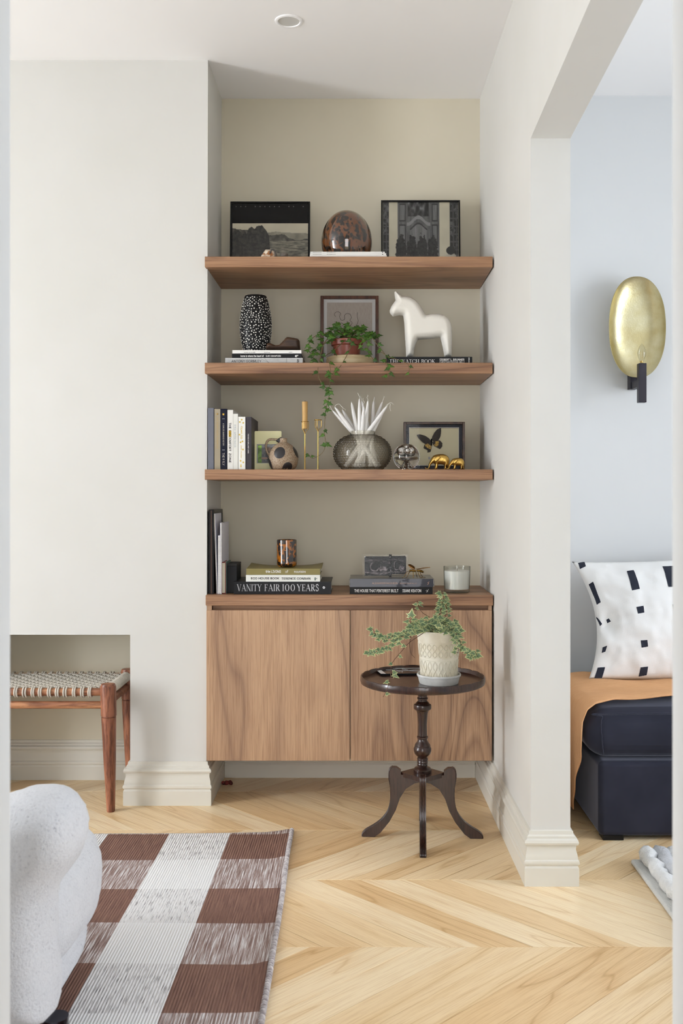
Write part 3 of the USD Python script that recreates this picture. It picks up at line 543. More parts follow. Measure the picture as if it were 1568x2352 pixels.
# watch book and white horse
b = flat_book('art_book', 'black book with a large white capital title lying under the white horse', 887, 1084, S2 + .0002, PZ(819.5, Y), Y, .26, cover((24, 24, 25), .4))
serif(b, 'spine_title', 'THE WATCH BOOK', PX(894, Y), PX(999, Y), PZ(834.5, Y), PZ(825.2, Y), Y, WINK)
letters(b, 'spine_author', 'GISBERT L. BRUNNER', PX(1009, Y), PX(1066, Y), PZ(828.4, Y), PZ(823.6, Y), Y, WINK, bold=True)
letters(b, 'spine_author', 'CHRISTIAN PFEIFFER-BELLI', PX(1009, Y), PX(1066, Y), PZ(833.4, Y), PZ(829.4, Y), Y, WINK)
letters(b, 'spine_mark', 'teNeues', PX(1075.6, Y), PX(1078.4, Y), PZ(833, Y), PZ(821, Y), Y, WINK, True, True)
hy = 3.55; hb = PZ(819.5, Y) + .0006
hp = [(488, 88), (500, 86), (520, 100), (570, 138), (600, 138), (660, 150), (710, 180), (750, 225), (785, 280), (815, 337), (870, 328), (950, 326), (1010, 340), (1055, 375), (1082, 420), (1095, 480), (1098, 600), (1092, 790), (1015, 790), (1000, 700), (972, 575), (880, 592), (735, 602), (712, 650), (695, 720), (686, 790), (610, 790), (600, 600), (590, 420), (580, 345), (530, 343), (470, 357), (440, 322), (435, 295), (455, 245), (498, 185), (486, 110)]
hpl = [(P(800 + x / 4.612, 650 + y / 4.612, hy)[0], max(hb, P(800 + x / 4.612, 650 + y / 4.612, hy)[2])) for x, y in hp]
pl = Polygon(hpl).buffer(-.002).buffer(.004).buffer(-.002)
hm = mani(inflate(pl, .036, .024, .0045, hy)); belly = P(960, 650 + 615 / 4.612, hy)[2]
hm = hm - m3.Manifold.batch_hull([m3.Manifold.cylinder(.3, .0028, .0028, 12, True).rotate((0, 90, 0)).translate((.2, hy, belly)), m3.Manifold.cylinder(.3, .0028, .0028, 12, True).rotate((0, 90, 0)).translate((.2, hy, hb - .05))])
t = thing('horse_figurine', 'plain white carved wooden horse figure facing left on the black book', 'figurine', (PX(965, hy), hy, hb))
put(t, 'body', man(hm), mat('white_gesso', c(226, 222, 212), .6, bump=.0006, bscale=(40, 40, 40)), 40)

# ---------------------------------------------------------------- ivy
LEAF = np.array([(0, -.06), (.16, -.2), (.42, -.22), (.30, .02), (.52, .22), (.24, .30), (.16, .52), (0, .98), (-.16, .52), (-.24, .30), (-.52, .22), (-.30, .02), (-.42, -.22), (-.16, -.2)])
LEAF2 = np.array([(0, -.06), (.18, -.22), (.46, -.28), (.34, -.02), (.60, .20), (.30, .27), (.21, .50), (0, .94), (-.21, .50), (-.30, .27), (-.60, .20), (-.34, -.02), (-.46, -.28), (-.18, -.22)])
def leaf_mesh(p, tip, nrm, size, rnd, curl=.25, LEAF=LEAF):
    tip = np.asarray(tip, float) / np.linalg.norm(tip); nrm = nrm - tip * (nrm @ tip); nrm = nrm / (np.linalg.norm(nrm) + 1e-9); sd = np.cross(tip, nrm)
    out = LEAF * rng.uniform(.9, 1.1, (1, 2)) + rng.normal(0, .035, LEAF.shape); mid = out * .58 + [0, .05]; uv = np.vstack([out, mid, [[0, .12]]])
    h = -curl * np.abs(uv[:, 0]) * 1.0 - curl * .55 * np.clip(uv[:, 1], 0, 1) ** 2 + .10; rim = np.r_[np.ones(14), np.full(14, .42), 0]
    V = p + size * (uv[:, :1] * sd + uv[:, 1:] * tip + h[:, None] * nrm); f = []
    for i in range(14):
        j = (i + 1) % 14; f += [[i, j, 14 + j], [i, 14 + j, 14 + i], [14 + i, 14 + j, 28]]
    return trimesh.Trimesh(V, f, process=False), np.c_[rim, np.full(29, rnd), uv[:, 0] * .5 + .5]
def leaf_mat(name, ramp, tone):
    n = {'a': ('attribute', {'attribute': 'grain'}), 's': ('separate_xyz', {}), 'g': ('geometry', {}), 'nz': ('noise_texture', {'scale': 160.0, 'detail': 2.0}), 'ad': ('math', {'math_type': 'multiply_add', 'value2': .35, 'value3': -.17}), 'sum': ('math', {'math_type': 'add'}),
         'r': ('rgb_ramp', {'ramp': ramp}), 'h': ('rgb_ramp', {'ramp': tone}), 'x': ('mix', {'mix_type': 'multiply', 'fac': 1.0}),
         'p': ('principled_bsdf', {'roughness': .38, 'specular_ior_level': .45}), 't': ('translucent_bsdf', {}), 'mx': ('mix_closure', {'fac': .22})}
    l = [('a.vector', 's.vector'), ('g.position', 'nz.vector'), ('nz.fac', 'ad.value1'), ('s.x', 'sum.value1'), ('ad.value', 'sum.value2'), ('sum.value', 'r.fac'), ('s.y', 'h.fac'), ('r.color', 'x.color1'), ('h.color', 'x.color2'), ('x.color', 'p.base_color'), ('x.color', 't.color'), ('p.BSDF', 'mx.closure1'), ('t.BSDF', 'mx.closure2')]
    usdkit.material(stage, M(name), n, l, surface='mx.closure'); return M(name)
IVY = leaf_mat('ivy_green', [(0, c(112, 142, 62)), (.2, c(74, 110, 42)), (1, c(64, 100, 38))], [(0, (.42, .5, .42)), (.5, (.8, .85, .7)), (1, (1.35, 1.3, .9))])
IVYV = leaf_mat('ivy_variegated', [(0, c(100, 118, 94)), (.45, c(110, 130, 98)), (.70, c(138, 154, 104)), (.88, c(206, 208, 156)), (1, c(224, 223, 182))], [(0, (.6, .7, .62)), (.5, (.9, .95, .85)), (1, (1.12, 1.1, 1.0))])
STEM = mat('ivy_stem', c(104, 88, 52), .7); STEMB = mat('ivy_stem_brown', c(86, 58, 40), .7)
def vine(t, pts, mstem, mleaf, nleaf, size, rad=.0013, leafs_at=None, drop=.6, jit=.006, rr=(.1, .9)):
    path = smooth_path(pts, k=8); put(t, 'stem', tube(path, np.linspace(rad, rad * .6, len(path)), 6), mstem, True)
    at = leafs_at if leafs_at is not None else np.linspace(.06, 1.0, nleaf)
    for k, a in enumerate(at):
        i = int(min(a, 1) * (len(path) - 1)); add_leaf(t, path[i], mstem, mleaf, size * rng.uniform(.75, 1.15), (1 if k % 2 else -1), drop, jit, rr)
def add_leaf(t, p, mstem, mleaf, size, side, drop=.6, jit=.006, rr=(.1, .9), tip=None):
    tp = np.array([side * rng.uniform(.3, 1.0), rng.uniform(-.35, .15), -drop * rng.uniform(.2, 1.3) + .15]) if tip is None else np.asarray(tip, float); tp /= np.linalg.norm(tp)
    q = p + np.array([side * rng.uniform(.2, 1) * jit, -rng.uniform(.0, .8) * jit, rng.uniform(-.3, .8) * jit])
    nr = np.array([rng.uniform(-.5, .5), -1.0 + rng.uniform(-.1, .5), rng.uniform(-.1, .9)]); nr /= np.linalg.norm(nr)
    lm, at = leaf_mesh(q, tp, nr, size, rng.uniform(*rr), .25, LEAF2 if mleaf == IVYV else LEAF); lf = put(t, 'leaf', lm, mleaf, True, attrs={'grain': at})
    if np.linalg.norm(q - p) > .003: put(lf, 'leaf_stalk', tube(np.array([p, (p + q) / 2 + [0, 0, .001], q]), .0006, 4), mstem, True)
def cr6(x, y, Y): return P(680 + x / 5.6, 720 + y / 5.6, Y)
def cr7(x, y, Y): return P(840 + x / 5.807, 1340 + y / 5.807, Y)
# round stand, terracotta pot and green ivy
py = 3.60; sz1 = PZ(813.5, py - .08); sc = np.array([PX(804, py), py, S2 + .0002]); sh = sz1 - sc[2]
o = put(None, 'plant_stand', lathe([(0, 0), (.075, 0), (.083, .004), (.0865, .012), (.0865, sh - .010), (.084, sh - .003), (.078, sh), (0, sh)], sc, 64), mat('pale_round_wood', c(196, 178, 142), .5, col2=c(176, 154, 116), scale=(12, 12, 80)), 40, label='pale round wooden plinth under the terracotta ivy pot', cat='stand')
pc = np.array([PX(796.5, py), py, sz1 + .0003]); ph = PZ(776.5, py - .056) - pc[2]
iv = thing('potted_ivy', 'green ivy in a terracotta plastic pot trailing down from the middle shelf', 'potted plant', pc)
put(iv, 'pot', lathe([(0, 0), (.0435, 0), (.0455, .002), (.0505, ph * .64), (.0525, ph * .66), (.0565, ph * .68), (.0585, ph), (.056, ph + .0008), (.0545, ph - .003), (.050, ph * .6), (0, ph * .55)], pc, 56), mat('terracotta_plastic', c(128, 62, 44), .35), 35)
put(iv, 'soil', lathe([(0, ph * .80), (.0525, ph * .80), (.0525, ph * .83), (0, ph * .9)], pc, 32), mat('potting_soil', c(38, 28, 22), .95), True)
rim = ph + pc[2]
for pts, n_, s_ in [
    ([(520, 330, 3.58), (420, 315, 3.55), (345, 420, 3.50), (305, 600, 3.47), (277, 760, 3.425), (330, 905, 3.415), (390, 965, 3.41), (425, 1010, 3.41), (412, 1120, 3.41), (385, 1220, 3.41), (367, 1400, 3.41), (367, 1560, 3.41), (376, 1690, 3.41), (330, 1800, 3.41), (210, 1862, 3.41), (150, 1800, 3.41)], None, .020),
    ([(540, 320, 3.57), (400, 260, 3.55), (260, 285, 3.53), (180, 350, 3.51), (160, 440, 3.50), (175, 500, 3.50), (240, 540, 3.49)], 11, .021),
    ([(500, 340, 3.56), (330, 400, 3.53), (260, 480, 3.51), (220, 560, 3.49), (215, 640, 3.46)], 9, .021),
    ([(700, 320, 3.545), (705, 420, 3.52), (600, 630, 3.45), (500, 765, 3.425), (440, 835, 3.42), (428, 960, 3.412)], 9, .019),
    ([(800, 300, 3.57), (930, 270, 3.55), (1040, 400, 3.50), (1150, 545, 3.46), (1160, 650, 3.428), (1205, 740, 3.42), (1180, 800, 3.42)], 11, .021),
    ([(1060, 470, 3.48), (1180, 555, 3.45), (1290, 590, 3.43), (1420, 640, 3.425), (1455, 700, 3.425), (1445, 775, 3.425)], 5, .015),
    ([(800, 310, 3.56), (880, 340, 3.53), (920, 430, 3.51), (935, 510, 3.49), (990, 590, 3.46)], 8, .024),
    ([(640, 330, 3.545), (480, 480, 3.50), (385, 545, 3.46), (430, 650, 3.43), (442, 780, 3.42)], 5, .022),
    ([(760, 300, 3.56), (860, 320, 3.53), (850, 420, 3.52), (830, 470, 3.52)], 4, .016)]:
    at = None if n_ else [.14, .2, .27, .33, .38, .42, .455, .47, .49, .53, .55, .57, .60, .62, .635, .72, .735, .80, .815, .96, .98]
    vine(iv, [cr6(*p) for p in pts], STEM, IVY, n_, s_, leafs_at=at)
for k in range(95):
    x = rng.uniform(370, 1030); w = 1 - abs((x - 690) / 400) ** 2; y = rng.uniform(320 - 165 * max(w, .35), 330); yy = rng.uniform(3.54, 3.65)
    add_leaf(iv, cr6(x, y, yy), STEM, IVY, rng.uniform(.017, .026), rng.choice([-1, 1]), .4, .012)
for k in range(16):
    x = rng.uniform(420, 980); put(iv, 'stem', tube(smooth_path([pc + [rng.uniform(-.03, .03), rng.uniform(-.03, .02), ph * .88], cr6((x + 690) / 2, 260, 3.59), cr6(x, rng.uniform(190, 280), rng.uniform(3.56, 3.62))]), .001, 5), STEM, True)

# ---------------------------------------------------------------- lowest shelf
Y = 3.462; zb = S3 + .0002
def row_book(label, x0, x1, yt, rgb, deep, **kw): return tall_book('hardback_book', label, x0, x1, zb, yt, Y, deep, cover(rgb, **kw))
b = row_book('plain slate-grey book, first from the left on the lowest shelf', 477.2, 490.6, 937, (104, 106, 116), .20)
b = row_book('beige cloth book with a faint gilt spine, between the slate-grey and navy books', 492.3, 505.8, 939.5, (158, 146, 122), .19)
TAN = mat('tan_ink', c(176, 146, 86), .5)
letters(b, 'spine_title', 'OF CERTAIN THINGS', PX(497.3, Y), PX(501, Y), PZ(1030, Y), PZ(958, Y), Y, TAN, True)
put(b, 'spine_emblem', ball(P(498.8, 951, Y + .001), .0036, 1), TAN, True)
b = row_book('navy book with a gold emblem high on its spine on the lowest shelf', 506.2, 520.8, 939, (24, 25, 42), .20)
CREAMI = mat('cream_ink', c(196, 190, 176), .6)
letters(b, 'spine_title', 'A COMPLETE UNABRIDGED HISTORY', PX(511.4, Y), PX(514.6, Y), PZ(1024, Y), PZ(972, Y), Y, CREAMI, True)
put(b, 'spine_emblem', cat_([box(PX(511, Y), PX(515, Y), Y - .0004, Y, PZ(954, Y), PZ(949.5, Y)), box(PX(510.4, Y), PX(513, Y), Y - .0004, Y, PZ(951.5, Y), PZ(950, Y))]), mat('gold_foil', c(220, 180, 70), .3), False)
put(b, 'spine_band', cat_([box(PX(510, Y), PX(516, Y), Y - .0003, Y, PZ(y + 2, Y), PZ(y, Y)) for y in (961, 1032.5)]), mat('grey_foil', c(110, 112, 120), .5), False)
letters(b, 'spine_author', 'THE 9 FLY', PX(510.3, Y), PX(515.5, Y), PZ(1069, Y), PZ(1040, Y), Y, CREAMI, True)
b = row_book('white book with a bold black title down its spine on the lowest shelf', 522, 535, 941.5, (226, 223, 216), .24)
YEL = mat('yellow_ink', c(222, 186, 60), .6)
letters(b, 'spine_title', 'THE', PX(525.4, Y), PX(530.6, Y), PZ(984.5, Y), PZ(971, Y), Y, INK, True, True)
letters(b, 'spine_title', 'DISCOMFORT', PX(525.4, Y), PX(530.6, Y), PZ(1036.5, Y), PZ(989, Y), Y, INK, True, True)
put(b, 'spine_highlight', box(PX(525, Y), PX(531, Y), Y - .0001, Y, PZ(1003.5, Y), PZ(988.6, Y)), YEL, False)
letters(b, 'spine_title', 'ZONE', PX(525.4, Y), PX(530.6, Y), PZ(1063, Y), PZ(1041, Y), Y, INK, True, True)
b = row_book('thin white book with faint grey lower-case lettering on the lowest shelf', 535.4, 546.2, 950.5, (222, 221, 212), .20)
letters(b, 'spine_title', 'little white book', PX(537.4, Y), PX(542.2, Y), PZ(1028.5, Y), PZ(975, Y), Y, mat('faint_ink', c(166, 172, 176), .6), True)
b = row_book('white book scattered with mustard dots on its spine on the lowest shelf', 547.2, 563.2, 957.3, (232, 230, 222), .20)
MUS = mat('mustard_ink', c(206, 176, 72), .5)
letters(b, 'spine_title', 'Open Up', PX(551.6, Y), PX(557.2, Y), PZ(1008.6, Y), PZ(979, Y), Y, MUS, True, True)
letters(b, 'spine_author', 'Alex Holder', PX(552.4, Y), PX(556, Y), PZ(1052.6, Y), PZ(1023, Y), Y, MUS, True)
put(b, 'spine_dots', cat_([man(m3.Manifold.cylinder(.0004, .0029, .0029, 16, True).rotate((90, 0, 0)).translate(tuple(P(x, y, Y)))) for x, y in ((555, 964), (550.6, 969.3), (558.4, 971.3), (549.8, 998.2), (556.6, 1013.8), (552.4, 1016), (557.8, 1032.4), (552.4, 1058.5), (558.6, 1062))]), MUS, False)
put(b, 'spine_mark', cat_([man(m3.Manifold.cylinder(.0004, .0022, .0022, 14, True).rotate((90, 0, 0)).translate(tuple(P(553.2, y, Y)))) for y in (1068.4, 1071.6)]), YEL, False)
b = row_book('charcoal book with a small white title, rightmost of the standing row', 565.2, 577, 957.6, (66, 62, 66), .22)
letters(b, 'spine_title', 'THE END OF MEN, ANDY JONES', PX(568.4, Y), PX(571.2, Y), PZ(1041.5, Y), PZ(996, Y), Y, WINK, True, True)
# pale yellow instant-photo holder
fy = 3.565; x0, x1, z1 = PX(584.5, fy), PX(646, fy), PZ(990, fy); o = thing('photo_holder', 'pale yellow card photo holder with a garden snapshot, behind the spotted jug', 'photo frame', ((x0 + x1) / 2, fy, zb))
pl = Polygon([(x0, zb), (x1, zb), (x1, z1), (x0, z1)]).buffer(-.004).buffer(.004)
put(o, 'card', xz(prism(pl, .006), fy + .006), mat('yellow_card', c(250, 244, 186), .35), False)
def snap(u, v):
    n = meshkit.fbm(np.stack([u * 7, v * 7, u * 0], -1), 4, 3); col = G(.25 + .3 * n); col[u < .22] = (G(.30 + .5 * n) * np.array([.8, 1.05, .45]))[u < .22]; col[v < .12] *= 1.6
    bl = ((u - .62) / .2) ** 2 + ((v - .6) / .3) ** 2 < 1; col[bl] = (G(.16 + .2 * n))[bl]; hd = ((u - .6) / .1) ** 2 + ((v - .24) / .13) ** 2 < 1; col[hd] = (G(.45 + .2 * n) * np.array([1.1, .9, .75]))[hd]; arm = ((u - .36) / .18) ** 2 + ((v - .74) / .06) ** 2 < 1; col[arm] = np.array([.62, .5, .42]); return lin(np.clip(col, 0, 1))
put(o, 'window_edge', xz(prism(Polygon([(PX(589.5, fy), PZ(1064, fy)), (PX(636, fy), PZ(1064, fy)), (PX(636, fy), PZ(1020, fy)), (PX(589.5, fy), PZ(1020, fy))]), .0004), fy), mat('silver_card', c(168, 168, 160), .4), False)
m, col = tint_panel(snap, PX(634, fy) - PX(592, fy), PZ(1022.5, fy) - PZ(1063, fy), 60, 60); m.apply_translation((PX(613, fy), fy - .0007, PZ(1063, fy))); put(o, 'snapshot', m, TINT, False, attrs={'tint': col})
# stoneware jug with black spots
jy = 3.515; jc = np.array([PX(650.5, jy), jy, zb]); k = jy / F
SP = [((644, 1040), 13.2, 1), ((663.5, 1074), 12.5, 1), ((684, 1037), 13, .8), ((621, 1066), 13, .8), ((652, 1010), 12, .5)]
jp = [(0, 0), (22 * k, 0), (27 * k, 3 * k), (32 * k, 12 * k), (34.3 * k, 24 * k), (33.8 * k, 33 * k), (31 * k, 42 * k), (26 * k, 50 * k), (19 * k, 57 * k), (12 * k, 61.5 * k), (8.6 * k, 63.5 * k), (8.2 * k, 67 * k), (8.6 * k, 72 * k), (7 * k, 72.6 * k), (6.4 * k, 66 * k), (0, 60 * k)]
j = thing('jug', 'small speckled stoneware jug with black spots and a loop handle on the lowest shelf', 'jug', jc)
jp2 = smooth_path(np.array(jp[1:11]), k=4); body = lathe([jp[0]] + [tuple(q) for q in jp2] + jp[11:], jc, 56)
put(j, 'body', body, mat('speckled_stoneware', c(168, 150, 126), .55, col2=c(132, 104, 78), scale=(260, 260, 260), lo=.42, hi=.62), 40)
BGL = mat('black_glaze', c(42, 40, 42), .3)
surf = lambda z: np.interp(z, [q[1] for q in jp2], [q[0] for q in jp2])
def spot(az, zc_, r, off=.0006):
    an = np.linspace(0, 2 * np.pi, 28, endpoint=False); rings = [np.zeros((1, 2))] + [np.c_[np.cos(an), np.sin(an)] * r * f for f in (.35, .7, 1.0)]; V = []
    for rg in rings:
        for a, b_ in rg:
            z = np.clip(zc_ + b_, .0005, .093); rr = surf(z) + off; ph_ = az + a / max(rr, .012); V.append(jc + [rr * math.sin(ph_), -rr * math.cos(ph_), z])
    f = [[0, 1 + (i + 1) % 28, 1 + i] for i in range(28)]
    for q in range(2):
        s = 1 + 28 * q; f += [t for i in range(28) for t in ([s + i, s + (i + 1) % 28, s + 28 + (i + 1) % 28], [s + i, s + 28 + (i + 1) % 28, s + 28 + i])]
    t = trimesh.Trimesh(np.array(V), f, process=False)
    if (t.face_normals[:28] @ np.array([math.sin(az), -math.cos(az), 0])).mean() < 0: t.invert()
    return t
for az, zz, r in ((-.2, 38 * k, 13.3 * k), (.42, 4.5 * k, 12 * k), (1.35, 40 * k, 13 * k), (-1.3, 14 * k, 13 * k), (2.6, 35 * k, 13 * k)): put(j, 'spot', spot(az, zz, r), BGL, True)
hd = smooth_path([P(645, 1011, jy), P(632, 1009.5, jy), P(618, 1010, jy), P(611.5, 1018, jy), P(611, 1030, jy), P(615, 1041, jy), P(621, 1049, jy)])
put(j, 'handle', tube(hd, np.linspace(.0042, .0040, len(hd)), 10), M('speckled_stoneware'), True)
put(j, 'thumb_rest', man(hull([(P(637, 1012, jy), .0052), (P(645, 1016, jy), .0055), (P(645, 1007, jy), .0042)])), BGL, 40)
# two brass wire candlesticks
def stick(px, ring_y, stem_y, ring_w, label):
    y = 3.515; b0 = np.array([PX(px, y), y, zb]); o = thing('candlestick', label, 'candle holder', b0, 'slender brass candlesticks'[:0] or None)
    put(o, 'foot', lathe([(0, 0), (.016, 0), (.016, .0012), (.003, .0022), (0, .0022)], b0, 24), BRASS, 30)
    sz = PZ(stem_y, y); put(o, 'stem', tube([b0 + [0, 0, .001], [b0[0], y, sz]], .0021, 8), BRASS, True)
    rz = PZ(ring_y, y); rr = ring_w * y / F / 2; an = np.linspace(0, 2 * np.pi, 25)
    put(o, 'cup_ring', tube(np.c_[b0[0] + rr * np.cos(an), y + rr * np.sin(an), np.full(25, rz)], .0012, 6), BRASS, True)
    for q in range(3):
        a = q * 2 * np.pi / 3 + .35; e = np.array([b0[0] + rr * math.cos(a), y + rr * math.sin(a), rz]); mid = e + [0, 0, -.020 if ring_y > 960 else -.02]
        put(o, 'prong', tube(smooth_path([e, e * .98 + .02 * np.array([b0[0], y, e[2]]) + [0, 0, -.024], np.array([b0[0], y, sz + .004]) * .5 + np.array([e[0], e[1], sz + .016]) * .5, [b0[0], y, sz - .002]]), .0011, 6), BRASS, True)
    return b0, rz
b0, rz = stick(700, 968.5, 996, 16.5, 'slim brass wire candlestick holding the tan candle')
o = thing('pillar_candle', 'short tan candle held in the brass wire candlestick', 'candle', (b0[0], b0[1], PZ(986, 3.515)))
cz0, cz1 = PZ(985, 3.515), PZ(922.5, 3.515)
put(o, 'wax', lathe([(0, 0), (.0085, 0), (.0092, .003), (.0098, (cz1 - cz0) * .8), (.0100, cz1 - cz0 - .001), (.009, cz1 - cz0), (0, cz1 - cz0 - .0015)], (b0[0], b0[1], cz0), 24), mat('tan_wax', c(198, 158, 96), .55, subsurface_weight=.2, subsurface_radius=(.01, .006, .003)), 40)
put(o, 'wick', tube([(b0[0], b0[1], cz1 - .002), (b0[0] + .0006, b0[1], cz1 + .004)], .0008, 5), INK, True)
stick(730, 964.5, 991, 16.5, 'empty slim brass wire candlestick beside the trailing ivy tip')
# bobbled glass vase: one blown skin whose bumps are in the surface
vy = 3.545; vc = np.array([PX(832, vy), vy, zb + .0002]); R = 65.5 * vy / F; hz = PZ(998.5, vy) - vc[2]; zt = PZ(991, vy) - vc[2]; rn = 28.5 * vy / F
def vprof(t):  # t 0..1 from foot to shoulder
    z = t * hz; u_ = (z - .46 * hz) / (.54 * hz); lo_ = np.clip((.46 * hz - z) / (.46 * hz), 0, 1)
    r_up = R * np.sqrt(np.clip(1 - np.clip(u_, 0, 1) ** 2.3 * .86, 0, 1)); r_lo = R * (1 - .36 * lo_ ** 2.2); return np.where(z > .46 * hz, r_up, r_lo), z
nA, nT = 54 * 8, 132; tt = np.linspace(0, 1, nT); rr_, zz_ = vprof(tt); rows = 15
A, Tm = np.meshgrid(np.arange(nA) / nA * 2 * np.pi, tt, indexing='ij'); rowp = Tm * rows - .25; ri = np.floor(rowp); cnt = 54
fa = (A / (2 * np.pi) * cnt + (ri % 2) * .5) % 1 - .5; ft = rowp - ri - .5
rad_, zed = vprof(Tm); dd = np.sqrt((fa * 2 * np.pi * rad_ / cnt) ** 2 + (ft * 1.22 * hz / rows) ** 2) / .0046
bump_ = .0036 * np.sqrt(np.clip(1 - dd ** 2, 0, 1)) * ((rowp > .1) & (rowp < rows - .6))
dr = np.gradient(rr_, tt * hz + np.arange(nT) * 1e-9); nx = 1 / np.sqrt(1 + dr ** 2); nz = -dr / np.sqrt(1 + dr ** 2)
ro, zo = rad_ + bump_ * nx[None], zed + bump_ * np.clip(nz, -1, 1)[None]
def ringsurf(cols):  # list of (radius array nA, z array nA) -> closed surface of revolution-like rings
    V, f = [], []
    for r_, z_ in cols: V.append(np.c_[vc[0] + r_ * np.cos(A[:, 0]), vc[1] + r_ * np.sin(A[:, 0]), vc[2] + z_])
    V = np.vstack(V); n_ = len(cols); i = np.arange(nA); j = (i + 1) % nA
    for q in range(n_ - 1): f += [np.c_[q * nA + i, q * nA + j, (q + 1) * nA + j], np.c_[q * nA + i, (q + 1) * nA + j, (q + 1) * nA + i]]
    t = trimesh.Trimesh(V, np.vstack(f), process=False); return t
one = np.ones(nA); cols = [(one * 1e-4, one * 0), (one * rr_[0] * .97, one * 0)] + [(ro[:, q], zo[:, q]) for q in range(nT)]
cols += [(one * rn, one * (hz + .001)), (one * (rn + .0005), one * zt), (one * (rn - .001), one * (zt + .001)), (one * (rn - .0022), one * zt), (one * (rn - .0022), one * (hz - .002))]
cols += [(one * (vprof(t_)[0] - .0035), one * (t_ * hz)) for t_ in np.linspace(.985, .05, 40)] + [(one * 1e-4, one * .05 * hz)]
v = thing('bobbled_vase', 'squat smoky glass vase covered in raised bobbles, full of thin white candles', 'vase', vc)
vm = ringsurf(cols); put(v, 'body', vm, SMOKE, True)
# taper candles standing in it
WAX = mat('white_wax', c(232, 230, 226), .5, subsurface_weight=.15, subsurface_radius=(.01, .01, .01)); WICK = mat('white_wick', c(226, 222, 212), .8)
tap = [((470, 1250), (720, 1520), 0, [(-20, -30), (-45, -80), (-38, -105)], 'leftmost thin white candle leaning out of the bobbled vase'),
       ((497, 1205), (745, 1545), -.02, [(10, -25), (55, -40), (80, -15), (110, 15)], 'thin white candle with a wick bent over to the right, second from the left'),
       ((592, 1240), (752, 1500), .03, [(10, -20), (40, -5), (38, 10)], 'thin white candle furthest back on the left of the bobbled vase'),
       ((712, 1150), (780, 1520), 0, [(-4, -12), (0, -16)], 'thin white candle with hardly any wick, fourth from the left in the vase'),
       ((812, 1100), (815, 1520), -.005, [(5, -18), (-10, -50), (-22, -78)], 'tallest thin white candle standing upright in the bobbled vase'),
       ((845, 1130), (925, 1490), .035, [(-8, -30), (-20, -70)], 'thin white candle behind the upright ones at the middle of the vase'),
       ((868, 1200), (850, 1520), -.03, [(-5, -25), (8, -60), (-10, -85), (-8, -112)], 'shortest thin white candle with a zigzag wick, front of the vase'),
       ((921, 1125), (890, 1520), -.012, [(2, -20), (-12, -42), (0, -60), (-2, -78)], 'thin white candle with a curled wick right of the upright tallest one'),
       ((995, 1130), (980, 1480), .04, [(5, -30), (12, -55), (8, -10), (25, 40)], 'thin white candle at the back right with a looped wick'),
       ((1107, 1140), (965, 1515), .02, [(10, -30), (20, -60), (22, -75)], 'thin white candle leaning right with a straight wick in the vase'),
       ((1165, 1195), (930, 1515), -.025, [(20, -30), (50, -50), (85, -25)], 'rightmost thin white candle with its wick drooping to the right'),
       ((1140, 1210), (985, 1515), .0, [(30, -40), (68, -45), (65, 0), (76, 45)], 'thin white candle just behind the rightmost leaning one')]
for (x0, y0), (x1, y1), dy, wk, lb in tap:
    tip, nk = cr6(x0, y0, vy + dy), cr6(x1, y1, vy + dy * .4); dv = nk - tip; dv /= np.linalg.norm(dv)
    ln = (tip[2] - (zb + .012)) / max(-dv[2], .3); base = tip + dv * ln; hr = base[:2] - vc[:2]; lim = .060
    if np.linalg.norm(hr) > lim: base = base.copy(); base[:2] = vc[:2] + hr / np.linalg.norm(hr) * lim
    kink = nk * .9 + np.array([vc[0], vc[1], nk[2]]) * .1
    o = thing('taper_candle', lb, 'candle', base); pts = np.array([tip, tip * .9 + nk * .1, tip * .6 + nk * .4, nk, base]); put(o, 'wax', tube(pts, [.0018, .0042, .0066, .0078, .0086], 12), WAX, True)
    put(o, 'wick', tube(smooth_path([tip + [0, 0, -.002]] + [cr6(x0 + a, y0 + b_, vy + dy - .002) for a, b_ in wk]), .0010, 5), WICK, True)
# glass paperweight with a fountain of bubbles inside
gy = 3.515; gr = 30.3 * gy / F; gcn = np.array([PX(933, gy), gy, zb + gr * .985]); o = thing('paperweight', 'clear glass ball paperweight with silvery bubbles inside, between the vase and the butterfly', 'paperweight', gcn - [0, 0, gr])
gb = ball(gcn, gr, 5); gb.vertices[:, 2] = np.maximum(gb.vertices[:, 2], zb + .0001); put(o, 'ball', gb, GLASS, True)
SIL = mat('silver_bubble', c(190, 188, 184), .12, 1.0, bump=.002, bscale=(180, 180, 180)); q = gr
for dx, dy, s in ((-.28, -.1, .27), (.26, -.15, .27), (.0, .25, .26), (.05, -.38, .2)):
    m = lump(ball((0, 0, 0), 1, 3), .12, 2.5, int(100 * (dx + 1))); m.vertices *= [s * q, s * q, s * 1.15 * q]; m.apply_translation(gcn + [dx * q, dy * q, .33 * q]); put(o, 'bubble', m, SIL, True)
put(o, 'bubble_disc', lathe([(0, -.02 * q), (.25 * q, -.16 * q), (.55 * q, -.10 * q), (.66 * q, -.03 * q), (.60 * q, .02 * q), (.2 * q, 0), (0, .2 * q)], gcn - [0, 0, .02 * q], 40), SIL, True)
for a in np.arange(7) / 7 * 2 * np.pi: put(o, 'bubble_stalk', tube([gcn + [.05 * q * math.cos(a), .05 * q * math.sin(a), -.12 * q], gcn + [.18 * q * math.cos(a), .18 * q * math.sin(a), -.4 * q], gcn + [.4 * q * math.cos(a), .4 * q * math.sin(a), -.75 * q]], [.03 * q, .05 * q, .09 * q], 8), SIL, True)
